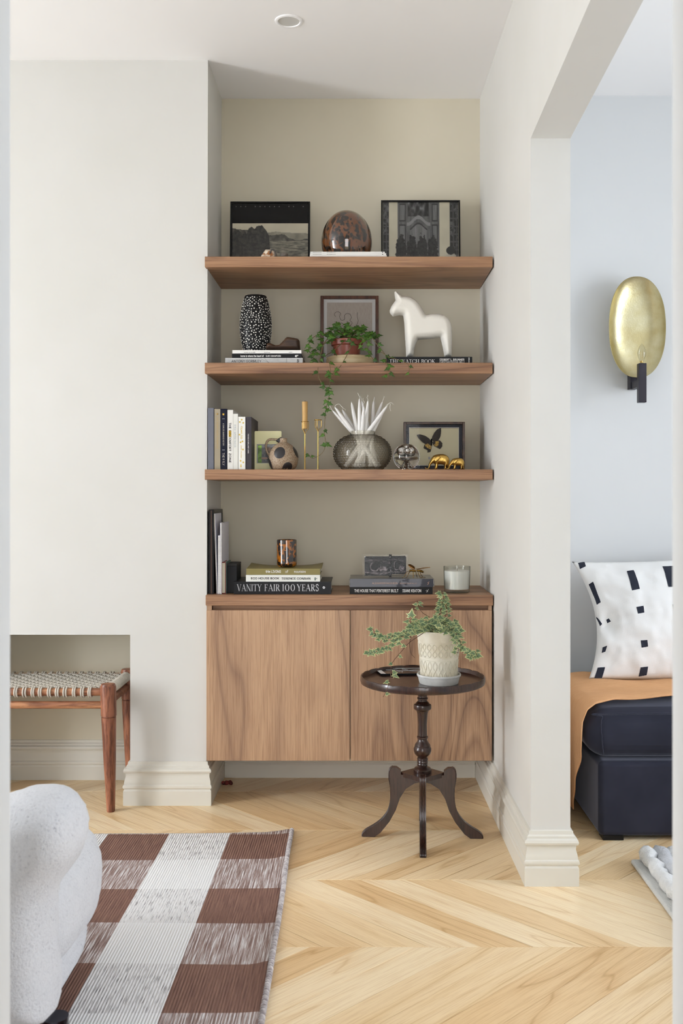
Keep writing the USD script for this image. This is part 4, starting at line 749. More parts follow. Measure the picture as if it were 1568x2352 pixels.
# butterfly case
def wing(pts): return [(x / 3.92, y / 3.92) for x, y in pts]
def inner_fly(W, Hh, fw, d):
    w, h = W - 2 * fw, Hh - 2 * fw; kk = 3.66 / F; ox = 997.0; cream = mat('cream_board', c(206, 198, 166), .8)
    res = [('mount', box(-w / 2, w / 2, d * .5, d * .55, fw, Hh - fw), mat('navy_mount', c(44, 47, 58), .7), {}), ('backboard', box(-w / 2 + .0125, w / 2 - .0125, d * .47, d * .5, fw + .012, Hh - fw - .013), cream, {}),
           ('mount_bevel', rect_frame(w - .023, h - .021, .0012, .002, 0), WINK, {})]; res[-1][1].apply_translation((0, d * .45, fw + .011))
    q = lambda x, y: ((740 + x / 3.92 - ox) * kk, Hh - (890 + y / 3.92 - 969) * kk)
    W4 = {'fore_wing': [(850, 425), (880, 420), (925, 432), (965, 458), (985, 485), (975, 500), (930, 508), (900, 490), (865, 455)], 'fore_wing_': [(985, 470), (992, 440), (1010, 405), (1035, 375), (1070, 362), (1072, 395), (1065, 440), (1050, 470), (1010, 490)],
          'hind_wing': [(980, 490), (985, 520), (985, 545), (975, 580), (945, 585), (950, 565), (912, 545), (920, 515), (950, 497)], 'hind_wing_': [(990, 492), (1020, 475), (1060, 475), (1083, 500), (1082, 530), (1060, 555), (1040, 540), (1015, 530), (1000, 515)]}
    root = np.array(q(985, 488))
    for n_, pts in W4.items():
        p, tri, dist, nb = fill([q(*a) for a in pts], .0022); V = np.c_[p[:, 0], d * .46 - .003 - .05 * np.abs(p[:, 0] - root[0]), p[:, 1]]; rel = p - root; ang = np.arctan2(rel[:, 1], rel[:, 0]); rad = np.hypot(*rel.T)
        vein = np.abs(np.sin(ang * 17)); col = np.array([.030, .024, .021]) + .02 * vein[:, None] * np.array([1, .85, .7])
        if n_.startswith('hind'): mk = (rad > .014) & (rad < .027) & (dist > .0022) & (vein > .35); col[mk] = np.array(c(196, 160, 84))
        res.append((n_.strip('_'), trimesh.Trimesh(V, tri, process=False), FABRIC_TINT, {'tint': col}))
        Vb = V + [0, .0006, 0]; res[-1] = (res[-1][0], trimesh.Trimesh(np.vstack([V, Vb]), np.vstack([tri, tri[:, ::-1] + len(V)]), process=False), FABRIC_TINT, {'tint': np.vstack([col, col])})
    a, b_ = q(978, 450), q(985, 520); res.append(('insect_body', man(hull([((b_[0], d * .46 - .004, b_[1]), .0018), (((a[0] + b_[0]) / 2 + .001, d * .46 - .0045, (a[1] + b_[1]) / 2), .0032), ((a[0] + .002, d * .46 - .004, a[1] - .006), .0022)])), INK, {}))
    s0 = q(965, 634); res.append(('paper_stamp', box(s0[0] - .0035, s0[0] + .0035, d * .46, d * .47, s0[1] - .0045, s0[1] + .0045), mat('grey_stamp', c(150, 150, 158), .8), {})); return res
framed('butterfly_case', 'dark wooden glazed case with a black butterfly on cream, behind the gilt elephants', 927, 1067, 969, zb + .0001, 3.655, 0, .0085, wood('walnut_moulding', [(0, c(80, 54, 36)), (1, c(52, 34, 22))], (20, 20, 20), 4, (60, 60, 60), .5, c(120, 100, 90), rough=.35), inner_fly, depth=.045, Yt=3.66)
# gilt elephants
def elephant(s, ox, oy, y, half, label):
    k = lambda pts: [((960 + (a * s + ox) / 12.06 - VX) / F * y, PZ(1020 + (b_ * s + oy) / 12.06, y)) for a, b_ in pts]
    body = [(180, 632), (200, 628), (222, 655), (255, 662), (275, 640), (285, 600), (290, 545), (325, 470), (365, 380), (420, 310), (500, 280), (600, 265), (700, 268), (770, 290), (820, 330), (855, 385), (868, 440), (860, 520), (850, 600), (868, 690), (815, 692), (812, 640), (790, 600), (780, 640), (786, 692), (712, 692), (722, 620), (712, 560), (640, 545), (560, 545), (545, 600), (525, 694), (440, 694), (462, 610), (465, 550), (440, 520), (400, 520), (345, 560), (325, 620), (300, 670), (255, 692), (210, 680)]
    pts = k(body); fl_ = min(p[1] for p in pts); pts = [(a, zb + .0004 + (b_ - fl_)) for a, b_ in pts]; pl = Polygon(pts).buffer(.0004)
    cx = PX(960 + (560 * s + ox) / 12.06, y); o = thing('elephant_figurine', label, 'figurine', (cx, y, zb), None); put(o, 'body', inflate(pl, half, half * .95, .0016, y), GOLD, True)
    ear = [(a, zb + .0004 + b_ - fl_) for a, b_ in k([(470, 350), (540, 315), (600, 320), (612, 370), (560, 440), (490, 495), (450, 470), (440, 410)])]; put(o, 'ear', inflate(ear, half * .22, half * .4, .0014, y - half * .98), GOLD, True)
elephant(1.0, 0, 0, 3.50, .0165, 'larger gilt elephant, left one of the pair before the butterfly case')
elephant(.735, 643, 182, 3.476, .0125, 'smaller gilt elephant following behind the larger one')

# ---------------------------------------------------------------- worktop
zb = CT + .0002
o = thing('leaning_frame', 'thin black frame stood on edge against the left alcove side, behind white magazines', 'picture frame', (PX(485, 3.5), 3.6, zb))
ztop = PZ(1171, 3.48); put(o, 'frame', cat_([box(PX(479, 3.48), PX(491, 3.48), 3.475, 3.49, zb, ztop, .001), box(PX(479, 3.48), PX(491, 3.48), 3.69, 3.70, zb, ztop, .001), box(PX(479, 3.48), PX(491, 3.48), 3.49, 3.69, ztop - .014, ztop, .001), box(PX(479, 3.48), PX(491, 3.48), 3.49, 3.69, zb, zb + .014, .001)]), BLACK, False)
put(o, 'backing', box(PX(481, 3.48), PX(486, 3.48), 3.489, 3.691, zb + .01, ztop - .01), mat('brown_backing', c(70, 48, 36), .7), False)
put(o, 'edge_strip', box(PX(484.3, 3.48), PX(487, 3.48), 3.4742, 3.4755, zb + .002, ztop - .002), M('brown_backing'), False)
LILAC = mat('cool_white_card', c(214, 213, 222), .55)
def slab(name, label, px0, px1, yt, Y, deep, m, lean=0, cat='magazine'):
    x0, x1 = PX(px0, Y), PX(px1, Y); z1 = PZ(yt, Y); o = thing(name, label, cat, ((x0 + x1) / 2, Y + deep / 2, zb)); a, b_ = box(x0, x1, Y, Y + deep, zb + .0003, z1, .0005), box(x0 + .001, x1 - .001, Y - .0004, Y, zb + .002, z1 - .002)
    if lean: spin(a, lean, (0, 1, 0), (x1, Y, zb)); spin(b_, lean, (0, 1, 0), (x1, Y, zb))
    put(o, 'cover', a, m, False); put(o, 'page_edge', b_, PAPER, False)
slab('magazine', 'tallest white magazine leaning on the black frame on the worktop', 497, 500.3, 1179.5, 3.485, .155, LILAC, -2.0)
slab('magazine', 'short thick white magazine standing between the two tall white ones', 500.8, 505, 1230, 3.478, .10, LILAC)
slab('magazine', 'narrow grey-white magazine behind the short thick one', 501.6, 504.6, 1200.5, 3.60, .12, mat('grey_card', c(176, 174, 172), .6))
slab('magazine', 'white magazine with its grey cover turned out, next to the red edged book', 505.6, 508.6, 1201, 3.475, .19, LILAC)
b = tall_book('notebook', 'small red bound book with its cream page edges outwards on the worktop', 508.9, 518.3, zb, 1291.5, 3.485, .12, cover((128, 40, 34), .5)); RC = PAPER
x0, x1 = PX(510.2, 3.485), PX(517, 3.485); put(b, 'fore_edge', box(x0, x1, 3.4836, 3.485, zb + .003, PZ(1293, 3.485)), mat('cream_pages', c(206, 198, 176), .8), False)
put(b, 'back_board', box(PX(518.4, 3.487), PX(519.6, 3.487), 3.487, 3.60, zb, PZ(1290.5, 3.487)), cover((76, 104, 94), .5), False, label='green back board')
o = thing('storage_box', 'small black box between the red bound notebook and the left book stack', 'box', (PX(532, 3.5), 3.55, zb)); yb_ = 3.50
put(o, 'body', box(PX(520.3, yb_), PX(543.5, yb_), yb_, yb_ + .12, zb, PZ(1300, yb_), .001), cover((38, 38, 40), .6), False); put(o, 'lid', box(PX(519.9, yb_), PX(543.9, yb_), yb_ - .0006, yb_ + .121, PZ(1300, yb_), PZ(1295, yb_), .001), cover((48, 47, 47), .6), False)
# left stack
Y = 3.475; h1, h2, h3 = PZ(1336.3, Y), PZ(1320.6, Y), PZ(1306, Y)
SILV = mat('silver_foil', c(178, 178, 180), .35, .6)
b = flat_book('coffee_table_book', 'large black book in silver capitals, at the bottom of the left stack on the worktop', 536.5, 760, zb, h1, Y, .205, cover((30, 30, 32), .4), board=.003)
serif(b, 'spine_title', 'VANITY', PX(543.5, Y), PX(601, Y), PZ(1357.5, Y), PZ(1342, Y), Y, SILV); serif(b, 'spine_title', 'FAIR', PX(607, Y), PX(643, Y), PZ(1357.5, Y), PZ(1342, Y), Y, SILV)
serif(b, 'spine_title', '100', PX(648, Y), PX(677, Y), PZ(1357.5, Y), PZ(1342, Y), Y, SILV); serif(b, 'spine_title', 'YEARS', PX(681, Y), PX(731.5, Y), PZ(1357.5, Y), PZ(1342, Y), Y, SILV)
put(b, 'spine_emblem', xz(prism(LineString([(PX(743.5, Y), PZ(1349.5, Y)), (PX(743.6, Y), PZ(1349.5, Y))]).buffer(.0042).difference(LineString([(PX(742.5, Y), PZ(1350, Y)), (PX(744.5, Y), PZ(1348.5, Y))]).buffer(.0009)), .0003), Y), SILV, False)
b = flat_book('coffee_table_book', 'white spined book in slim black capitals, middle of the left stack on the worktop', 564.5, 734.5, h1 + .0002, h2, Y + .002, .17, cover((226, 226, 218), .5))
letters(b, 'spine_title', 'ECO HOUSE BOOK', PX(576, Y), PX(641, Y), PZ(1331, Y), PZ(1326, Y), Y + .002, INK, bold=True); letters(b, 'spine_author', 'TERENCE CONRAN', PX(646, Y), PX(712.5, Y), PZ(1331.6, Y), PZ(1326.4, Y), Y + .002, INK, bold=True)
put(b, 'spine_mark', cat_([box(PX(722, Y), PX(725, Y), Y + .0017, Y + .002, PZ(1333, Y), PZ(1326.5, Y)), box(PX(726, Y), PX(728, Y), Y + .0017, Y + .002, PZ(1330, Y), PZ(1328, Y))]), mat('grey_mark', c(96, 110, 100), .6), False)
x0, x1 = PX(565.5, Y), PX(735, Y); OL = cover((128, 116, 62), .45)
b = thing('coffee_table_book', 'olive cloth book with curling boards, top of the left stack under the tortoiseshell tumbler', 'book', ((x0 + x1) / 2, Y + .08, h2))
def curl(u, v): return np.stack([x0 + u * (x1 + .004 - x0), Y + .002 + v * .16, h3 + .010 * (np.abs(2 * u - 1) ** 3) * v ** 1.4], -1)
put(b, 'cover', sheet(lambda u, v: curl(v, u)[..., :], 12, 24, -.0022), OL, False)
put(b, 'spine', box(x0, x1, Y + .0005, Y + .003, h2 + .0004, h3, .0005), OL, False); put(b, 'pages', box(x0 + .003, x1 - .003, Y + .003, Y + .155, h2 + .003, h3 - .0005), PAPER, False); put(b, 'bottom_board', box(x0, x1, Y + .003, Y + .16, h2 + .0004, h2 + .0026), OL, False)
for x, xx, s_ in ((610, 645, 'tHe LIVING'), (655, 662, 'oF'), (675, 702, 'mountains')): letters(b, 'spine_title', s_, PX(x, Y), PX(xx, Y), PZ(1316, Y), PZ(1309.8, Y), Y + .0005, WINK, bold=(x == 610))
ty = 3.555; tcn = np.array([PX(658.5, ty), ty, h3 + .0025]); th = PZ(1239.5, ty) - tcn[2]; tr = 23.2 * ty / F
o = thing('tumbler', 'tortoiseshell glass tumbler standing on the olive book', 'tumbler', tcn); put(o, 'glass_body', lathe([(0, 0), (tr * .84, 0), (tr * .95, .004), (tr, .012), (tr, th - .002), (tr - .001, th), (tr - .003, th - .001), (tr - .003, .012), (0, .009)], tcn, 48), TORT2, 40)
# right stack
h1, h2 = PZ(1348.3, Y), PZ(1329.5, Y)
b = flat_book('coffee_table_book', 'black book in bold white narrow capitals, bottom of the right stack on the worktop', 803, 993, zb, h1, Y, .18, cover((26, 26, 27), .45))
letters(b, 'spine_title', 'THE HOUSE THAT PINTEREST BUILT', PX(813.5, Y), PX(914.5, Y), PZ(1360.3, Y), PZ(1353.2, Y), Y, WINK, bold=True); letters(b, 'spine_author', 'DIANE KEATON', PX(924, Y), PX(967, Y), PZ(1360.3, Y), PZ(1353.2, Y), Y, WINK, bold=True)
put(b, 'spine_mark', tube(smooth_path([P(977.5, 1357, Y - .0002), P(980, 1355.5, Y - .0002), P(982, 1358.5, Y - .0002), P(979, 1360, Y - .0002), P(982, 1356.5, Y - .0002), P(984, 1353, Y - .0002)]), .0004, 5), WINK, True)
b = flat_book('coffee_table_book', 'slate-grey shrink-wrapped book, top of the right stack under the brass wasp', 803.5, 995, h1 + .0002, h2, Y - .001, .18, cover((58, 58, 66), .3, coat_weight=.35, bump=.0005, bscale=(60, 60, 60)))
COP = mat('copper_ink', c(186, 150, 128), .5); letters(b, 'spine_title', 'ALEXANDER McQUEEN', PX(854.5, Y), PX(912.5, Y), PZ(1341.8, Y), PZ(1337.5, Y), Y - .001, COP); letters(b, 'spine_editor', 'EDITED BY CLAIRE WILCOX', PX(918, Y), PX(957, Y), PZ(1341.2, Y), PZ(1338.6, Y), Y - .001, COP)
put(b, 'spine_mark', tube(smooth_path([P(981, 1343, Y - .0012), P(984.5, 1340, Y - .0012), P(982, 1338.5, Y - .0012), P(986, 1336, Y - .0012)]), .0007, 5), COP, True)
put(b, 'film_wrap', cat_([lump(rbox(PX(994.6, Y), PX(997.2, Y), Y, Y + .15, h1 + .001, h2 - .001, .0009, 8), .0004, 200), lump(rbox(PX(801.6, Y), PX(803.9, Y), Y, Y + .15, h1 + .001, h2 - .001, .0009, 8), .0004, 200)]), GLASS, 40)
ACR = pane_mat('acrylic_sheet', (.99, .99, .99), 1.12)
def scan(seed):
    def fn(u, v):
        n = meshkit.fbm(np.stack([u * 5, v * 6, u * 0 + seed], -1), 5, seed); n2 = meshkit.fbm(np.stack([u * 16, v * 16, u * 0], -1), 3, seed + 7); g = .04 + .34 * np.clip(n - .46, 0, 1) + .1 * (n2 - .5)
        r1 = np.hypot((u - .40) / .17, (v - .52) / .24) + .5 * (n - .5); a1 = np.arctan2(v - .52, u - .40); g = g + .42 * np.exp(-((r1 - 1) / .14) ** 2) * (np.sin(a1 - .8) > -.5) * (.4 + n2); r2 = np.hypot((u - .72) / .17, (v - .66) / .15); g = np.where(r2 < 1, .28 + .9 * (n2 - .4), g)
        band = np.exp(-((v - .88 + .25 * (u - .5) ** 2) / .06) ** 2) + .6 * np.exp(-((v - .2 - .3 * (u - .3) ** 2) / .05) ** 2); g = g + .6 * band * n2
        return lin(np.clip(G(g) * np.array([1.02, .92, .94]), .03, .85))
    return fn
def acrylic(label, px0, px1, y0, y1, Yp, ix0, ix1, iy0, iy1, seed):
    x0, x1, z0, z1 = PX(px0, Yp), PX(px1, Yp), h2 + .0003, PZ(y0, Yp); o = thing('photo_block', label, 'photo frame', ((x0 + x1) / 2, Yp, z0))
    put(o, 'acrylic_front', box(x0, x1, Yp - .005, Yp - .0012, z0, z1, .0006), ACR, False); put(o, 'acrylic_back', box(x0, x1, Yp + .001, Yp + .006, z0, z1, .0006), ACR, False)
    m, col = tint_panel(scan(seed), PX(ix1, Yp) - PX(ix0, Yp), PZ(iy0, Yp) - PZ(iy1, Yp), 90, 70); m.apply_translation((PX((ix0 + ix1) / 2, Yp), Yp, PZ(iy1, Yp))); put(o, 'scan_print', m, TINT, False, attrs={'tint': col})
    for xx in (ix0 + 1, ix1 - 1): put(o, 'magnet', man(m3.Manifold.cylinder(.0062, .0016, .0016, 10, True).rotate((90, 0, 0)).translate((PX(xx, Yp), Yp, PZ(iy0 + 1, Yp)))), SIL, False)
acrylic('acrylic block with the larger greyscale scan print, left one on the slate-grey book', 832, 899, 1273.5, 1327, 3.54, 837, 896, 1278, 1322.5, 4)
acrylic('acrylic block with the smaller scan print, partly behind the brass wasp', 893, 937, 1273, 1324, 3.575, 896, 932.5, 1277, 1319, 11)
# brass wasp
w = 3.505; q = lambda x, y, dy=0: P(895 + x / 14.93, 1280 + y / 14.93, w + dy); fz = h2 + .0016
o = thing('wasp_figurine', 'small antique brass wasp standing on the slate-grey book', 'figurine', (q(850, 500)[0], w, h2)); ANT = mat('antique_brass', c(150, 112, 50), .3, 1.0, col2=c(70, 50, 26), scale=(300, 300, 300)); WNG = mat('brown_brass', c(110, 78, 40), .42, .8)
put(o, 'head', ball(q(700, 460), .0035 * 1.1, 3), ANT, True); put(o, 'thorax', man(hull([(q(740, 455), .0034), (q(830, 465), .0040), (q(880, 470), .0030)])), ANT, 50)
for a, (x, y, r) in enumerate([(950, 455, .0036), (1000, 462, .0043), (1050, 470, .0046), (1095, 485, .0043), (1130, 505, .0034)]): put(o, 'abdomen_ring', ball(q(x, y), r, 2), ANT, True)
def wng(pts, dy0, dy1):
    pp = [q(x, y, dy0 + (dy1 - dy0) * i_) for x, y, i_ in pts]; n_ = len(pp); V = np.array(pp + [p + np.array([0, 0, -.0005]) for p in pp]); f = [[0, i, i + 1] for i in range(1, n_ - 1)] + [[n_, n_ + i + 1, n_ + i] for i in range(1, n_ - 1)] + [t for i in range(n_) for t in ([i, n_ + i, n_ + (i + 1) % n_], [i, n_ + (i + 1) % n_, (i + 1) % n_])]; return trimesh.Trimesh(V, f, process=False)
put(o, 'wing', wng([(860, 415, 0), (780, 410, .2), (690, 350, .6), (625, 270, .9), (640, 238, 1), (700, 235, 1), (790, 280, .8), (850, 325, .5), (840, 370, .3)], .004, .028), WNG, False)
put(o, 'wing', wng([(860, 400, 0), (960, 385, .2), (1150, 355, .6), (1385, 335, 1), (1380, 352, 1), (1150, 385, .8), (950, 410, .4)], -.003, -.026), WNG, False)
for dy, pts in ((-.004, [(680, 490), (590, 490), (540, 560), (500, 660), (415, 690)]), (.004, [(690, 500), (640, 545), (620, 620), (590, 670), (555, 690)]), (-.006, [(795, 480), (800, 560), (805, 640), (815, 700)]), (.006, [(890, 490), (905, 560), (925, 640), (950, 660)]), (-.004, [(930, 480), (970, 510), (1000, 600), (1040, 680), (1100, 685), (1085, 660)]), (.005, [(1000, 490), (1040, 510), (1065, 590), (1110, 650), (1130, 680), (1220, 690)])):
    pp = [q(x, y, dy * (1 + .25 * i)) for i, (x, y) in enumerate(pts)]; dz = fz - min(p[2] for p in pp); pp = [p + [0, 0, dz * (i / (len(pp) - 1))] for i, p in enumerate(pp)]; pp = [np.array([p[0], p[1], max(p[2], fz - .0004)]) for p in pp]
    put(o, 'leg', tube(smooth_path(pp, k=4), .0010, 6), ANT, True)
# glass candle
cy = 3.535; ccn = np.array([PX(1049, cy), cy, zb]); cr = 31 * cy / F; ch = PZ(1302.5, cy - cr) - zb
o = thing('glass_candle', 'white wax candle in a clear glass tumbler at the right end of the worktop', 'candle', ccn); put(o, 'glass', lathe([(0, 0), (cr * .84, 0), (cr * .93, .004), (cr * .95, .012), (cr, ch - .001), (cr - .0008, ch), (cr - .002, ch - .001), (cr * .95 - .0022, .016), (cr * .9 - .002, .013), (0, .012)], ccn, 48), CUP, 40)
put(o, 'wax', lathe([(0, .0122), (cr * .87, .0132), (cr * .945 - .0024, .017), (cr * .98 - .0026, ch - .016), (0, ch - .017)], ccn, 48), mat('candle_wax', c(238, 236, 228), .6, subsurface_weight=.2, subsurface_radius=(.02, .02, .015)), 40)
put(o, 'wick', tube([ccn + [0, 0, ch - .018], ccn + [.001, 0, ch - .008]], .0009, 5), INK, True)
# dried scrap on the floor beneath the cabinet
o = P(523, 1797, 3.70); o[2] = 0.0
m = cat_([lump(ball(o + [dx, dy, .0095 * s], .009 * s, 2), .003, 120, i) for i, (dx, dy, s) in enumerate(((-.016, 0, .8), (-.004, -.006, 1), (.008, .002, .9), (.013, -.004, .7)))])
put(None, 'dried_blossom', m, mat('dark_red_scrap', c(76, 28, 24), .6, col2=c(140, 40, 34), scale=(60, 60, 60)), True, label='tiny crumpled dark red scrap on the floor under the cabinet', cat='scrap')

# ---------------------------------------------------------------- side table
ty, tx = 3.137, PX(970, 3.137); RR = .1965; zr = .5094; base = np.array([tx, ty, 0])
tb = thing('side_table', 'dark mahogany pedestal side table with a scalloped tray top and four splayed legs', 'table', base)
ns = 24; nA2 = 384; an = np.arange(nA2) / nA2 * 2 * np.pi; sc_ = np.abs(np.sin(an * ns / 2)) ** .6
def ringz(r, z): return np.c_[tx + r * np.cos(an), ty + r * np.sin(an), np.broadcast_to(z, an.shape)]
zs = zr - .0145; rimz = zr - .0020 + .0020 * sc_
rings = [ringz(.0001 * np.ones(nA2), zr - .026), ringz(RR - .010 * np.ones(nA2), zr - .026), ringz(RR - .002 * np.ones(nA2), zr - .022), ringz(RR * np.ones(nA2), zr - .014), ringz((RR - .001) * np.ones(nA2), rimz - .002), ringz((RR - .003) * np.ones(nA2), rimz), ringz((RR - .006) * np.ones(nA2), rimz - .001), ringz((RR - .010) * np.ones(nA2), zs + .002), ringz((RR - .014) * np.ones(nA2), zs), ringz(.0001 * np.ones(nA2), zs)]
i = np.arange(nA2); j2 = (i + 1) % nA2; f = []
for q in range(len(rings) - 1): f += [np.c_[q * nA2 + i, q * nA2 + j2, (q + 1) * nA2 + j2], np.c_[q * nA2 + i, (q + 1) * nA2 + j2, (q + 1) * nA2 + i]]
put(tb, 'tray_top', trimesh.Trimesh(np.vstack(rings), np.vstack(f), process=False), DARKW, 40)
col = [(140, 50), (165, 45), (180, 46), (186, 54), (194, 54), (200, 46), (218, 46), (230, 60), (238, 68), (245, 64), (252, 84), (262, 88), (286, 88), (298, 84), (308, 66), (318, 60), (345, 52), (450, 43), (540, 45), (566, 46), (572, 56), (586, 56), (592, 48), (605, 47), (625, 56), (650, 74), (662, 79), (666, 76), (690, 89), (715, 88), (745, 78), (762, 62), (774, 50), (782, 48), (788, 54), (802, 55), (808, 50), (816, 54), (830, 55), (836, 50), (846, 54), (858, 54), (864, 50), (872, 56), (882, 76), (900, 90), (925, 90), (942, 84), (955, 80)]
prof = [(r * .000315, PZ(1560 + y / 4.3556, ty)) for y, r in col]; prof = [(0, prof[0][1])] + prof + [(0, prof[-1][1])]
put(tb, 'column', lathe(prof[::-1], (tx, ty, 0), 40), DARKW, 35)
hd_ = .0705; rot = math.radians(-3); sq = [(hd_ * math.cos(rot + a), hd_ * math.sin(rot + a)) for a in np.arange(4) * np.pi / 2]
pm = prism(sq, .0145); pm.apply_translation((tx, ty, .190)); put(tb, 'block', pm, DARKW, False)
lp = [(215, 925), (255, 897), (295, 895), (320, 912), (331, 945), (330, 1000), (316, 1080), (314, 1180), (336, 1290), (396, 1375), (475, 1435), (560, 1482), (595, 1515), (598, 1540), (480, 1545), (418, 1500), (328, 1395), (266, 1290), (226, 1180), (165, 1090), (80, 1040), (30, 1030), (30, 960), (215, 960)]
Ly = 3.15; lz = lambda y: max(.0004, (1542 - y) * (.2205 / 647)); leg2 = [(d_ * .000316, lz(y)) for d_, y in lp]
leg2 = [(a, min(b_, .1885) if a < .066 else b_) for a, b_ in leg2]
for q in range(4):
    m = prism(Polygon(leg2).buffer(0), .020); v = m.vertices - [0, 0, .010]; g = cat_([trimesh.Trimesh(np.c_[v[:, 0], v[:, 2], v[:, 1]], m.faces[:, ::-1])])
    rd = []
    outer_ = [(d_ * .000316, lz(y)) for d_, y in lp[2:14]]; op = smooth_path([(a + .0006, 0, b_) for a, b_ in outer_], k=4)
    for off in (-.0068, -.0023, .0023, .0068): rd.append(tube(op + [0, off, 0], .0024, 6))
    g = cat_([g] + rd); a = rot - np.pi / 2 + q * np.pi / 2; sc2 = (1, .95, .93, 1)[q]; g.vertices[:, 0] *= (.95, .99, 1, 1.0)[q]; spin(g, math.degrees(a), (0, 0, 1), (0, 0, 0)); g.apply_translation((tx, ty, 0)); put(tb, 'leg', g, DARKW, 30)
ZT = zs + .0003
c0, c1, c2 = P(859, 1537.5, 1), P(874.5, 1552, 1), P(965, 1535, 1)
def on_table(x, y): Yq = (H - ZT - .004) * F / (y - VY); return np.array([PX(x, Yq), Yq])
A_, B_ = on_table(859, 1537), on_table(874.5, 1549); D_ = A_ + np.array([.16, .012]); C_ = B_ + np.array([.16, .012])
o = thing('booklet', 'glossy black and white booklet lying on the side table behind the plant pot', 'magazine', (A_[0] + .08, A_[1] - .05, ZT)); qd = Polygon([B_, C_, D_, A_]); cv = prism(qd, .0016); cv.apply_translation((0, 0, ZT + .0045)); put(o, 'cover', cv, mat('gloss_black_print', c(30, 30, 30), .2), False)
pg = prism(qd.buffer(-.001), .0044); pg.apply_translation((0, 0, ZT)); put(o, 'pages', pg, INK, False)
mx = lambda s, t: A_ + (D_ - A_) * s + (B_ - A_) * t
for a, b_, e, g in (((0, 0), (.09, 0), (.09, 1), (0, 1)), ((.09, 0), (1, 0), (1, .06), (.09, .06))):
    pass
bp = cat_([prism(Polygon([mx(0, 0), mx(.1, 0), mx(.1, 1), mx(0, 1)]), .0003), prism(Polygon([mx(.1, 0), mx(1, 0), mx(1, .06), mx(.1, .06)]), .0003)]); bp.apply_translation((0, 0, ZT + .0062)); put(o, 'cover_border', bp, mat('white_gloss', c(232, 232, 230), .3), False)
sw = cat_([tube([np.r_[mx(*p), ZT + .0063] for p in pp], .0009, 5) for pp in ([(.2, .3), (.4, .35), (.5, .6), (.45, .85)], [(.3, .85), (.5, .5), (.75, .4), (.95, .2)], [(.55, .2), (.7, .55), (.9, .6)])]); put(o, 'cover_print', sw, mat('grey_gloss', c(170, 170, 172), .3), True)

# saucer, pot and variegated ivy
py = 3.088; pcx = PX(1007.5, py); sc = np.array([pcx, py, ZT]); sr = 50.8 * py / F
put(None, 'saucer', lathe([(0, 0), (sr * .87, 0), (sr * .885, .002), (sr * .95, .020), (sr * .985, .022), (sr, .026), (sr * .985, .0295), (sr * .95, .029), (sr * .90, .024), (sr * .85, .006), (0, .006)], sc, 64), mat('whitewashed_clay', c(216, 214, 208), .7, col2=c(196, 196, 192), scale=(30, 30, 30)), 40, label='pale clay saucer under the cream pot on the side table', cat='saucer')
pc = np.array([pcx, py, ZT + .0063]); ph = PZ(1453, py - .066) - pc[2]; r0, r1 = .0545, .0690
pt = thing('potted_ivy', 'variegated ivy in a cream pot with looped relief on the side table', 'potted plant', pc)
rw = lambda z: r0 + (r1 - .0022 - r0) * z / ph
put(pt, 'pot', lathe([(0, 0), (r0, 0)] + [(rw(z), z) for z in (ph * .1, ph * .42, ph * .44)] + [(rw(ph * .445) + .0006, ph * .445), (rw(ph * .485) + .0006, ph * .485)] + [(rw(z), z) for z in (ph * .49, ph * .70, ph * .77)] + [(rw(ph * .78) + .0006, ph * .79), (rw(ph * .8) + .0016, ph * .805), (r1, ph - .002), (r1 - .001, ph), (r1 - .006, ph - .001), (r1 - .008, ph * .8), (0, ph * .75)], pc, 64), mat('cream_pottery', c(222, 216, 198), .8, col2=c(206, 196, 172), scale=(22, 22, 22), lo=.4, hi=.7), 30)
REL = M('cream_pottery'); loops = []
for z0, z1 in ((.50, .765), (.035, .43)):
    for kx in range(22):
        for sgn in (1, -1):
            pts = []
            for t in np.linspace(0, 1, 22):
                ph_ = sgn * .098 * math.sin(t * 2 * np.pi * (1.0 if z0 < .3 else 1.0) ) * (1 if True else 0) + kx * 2 * np.pi / 22; z = (z0 + (z1 - z0) * t) * ph; r_ = rw(z) + .0005; pts.append(pc + [r_ * math.sin(ph_), -r_ * math.cos(ph_), z])
            loops.append(tube(pts, .0011, 4))
put(pt, 'relief_loops', cat_(loops), REL, True, kind='stuff')
put(pt, 'soil', lathe([(0, ph * .86), (r1 - .0075, ph * .86), (r1 - .0075, ph * .9), (0, ph * .93)], pc, 32), M('potting_soil'), True)
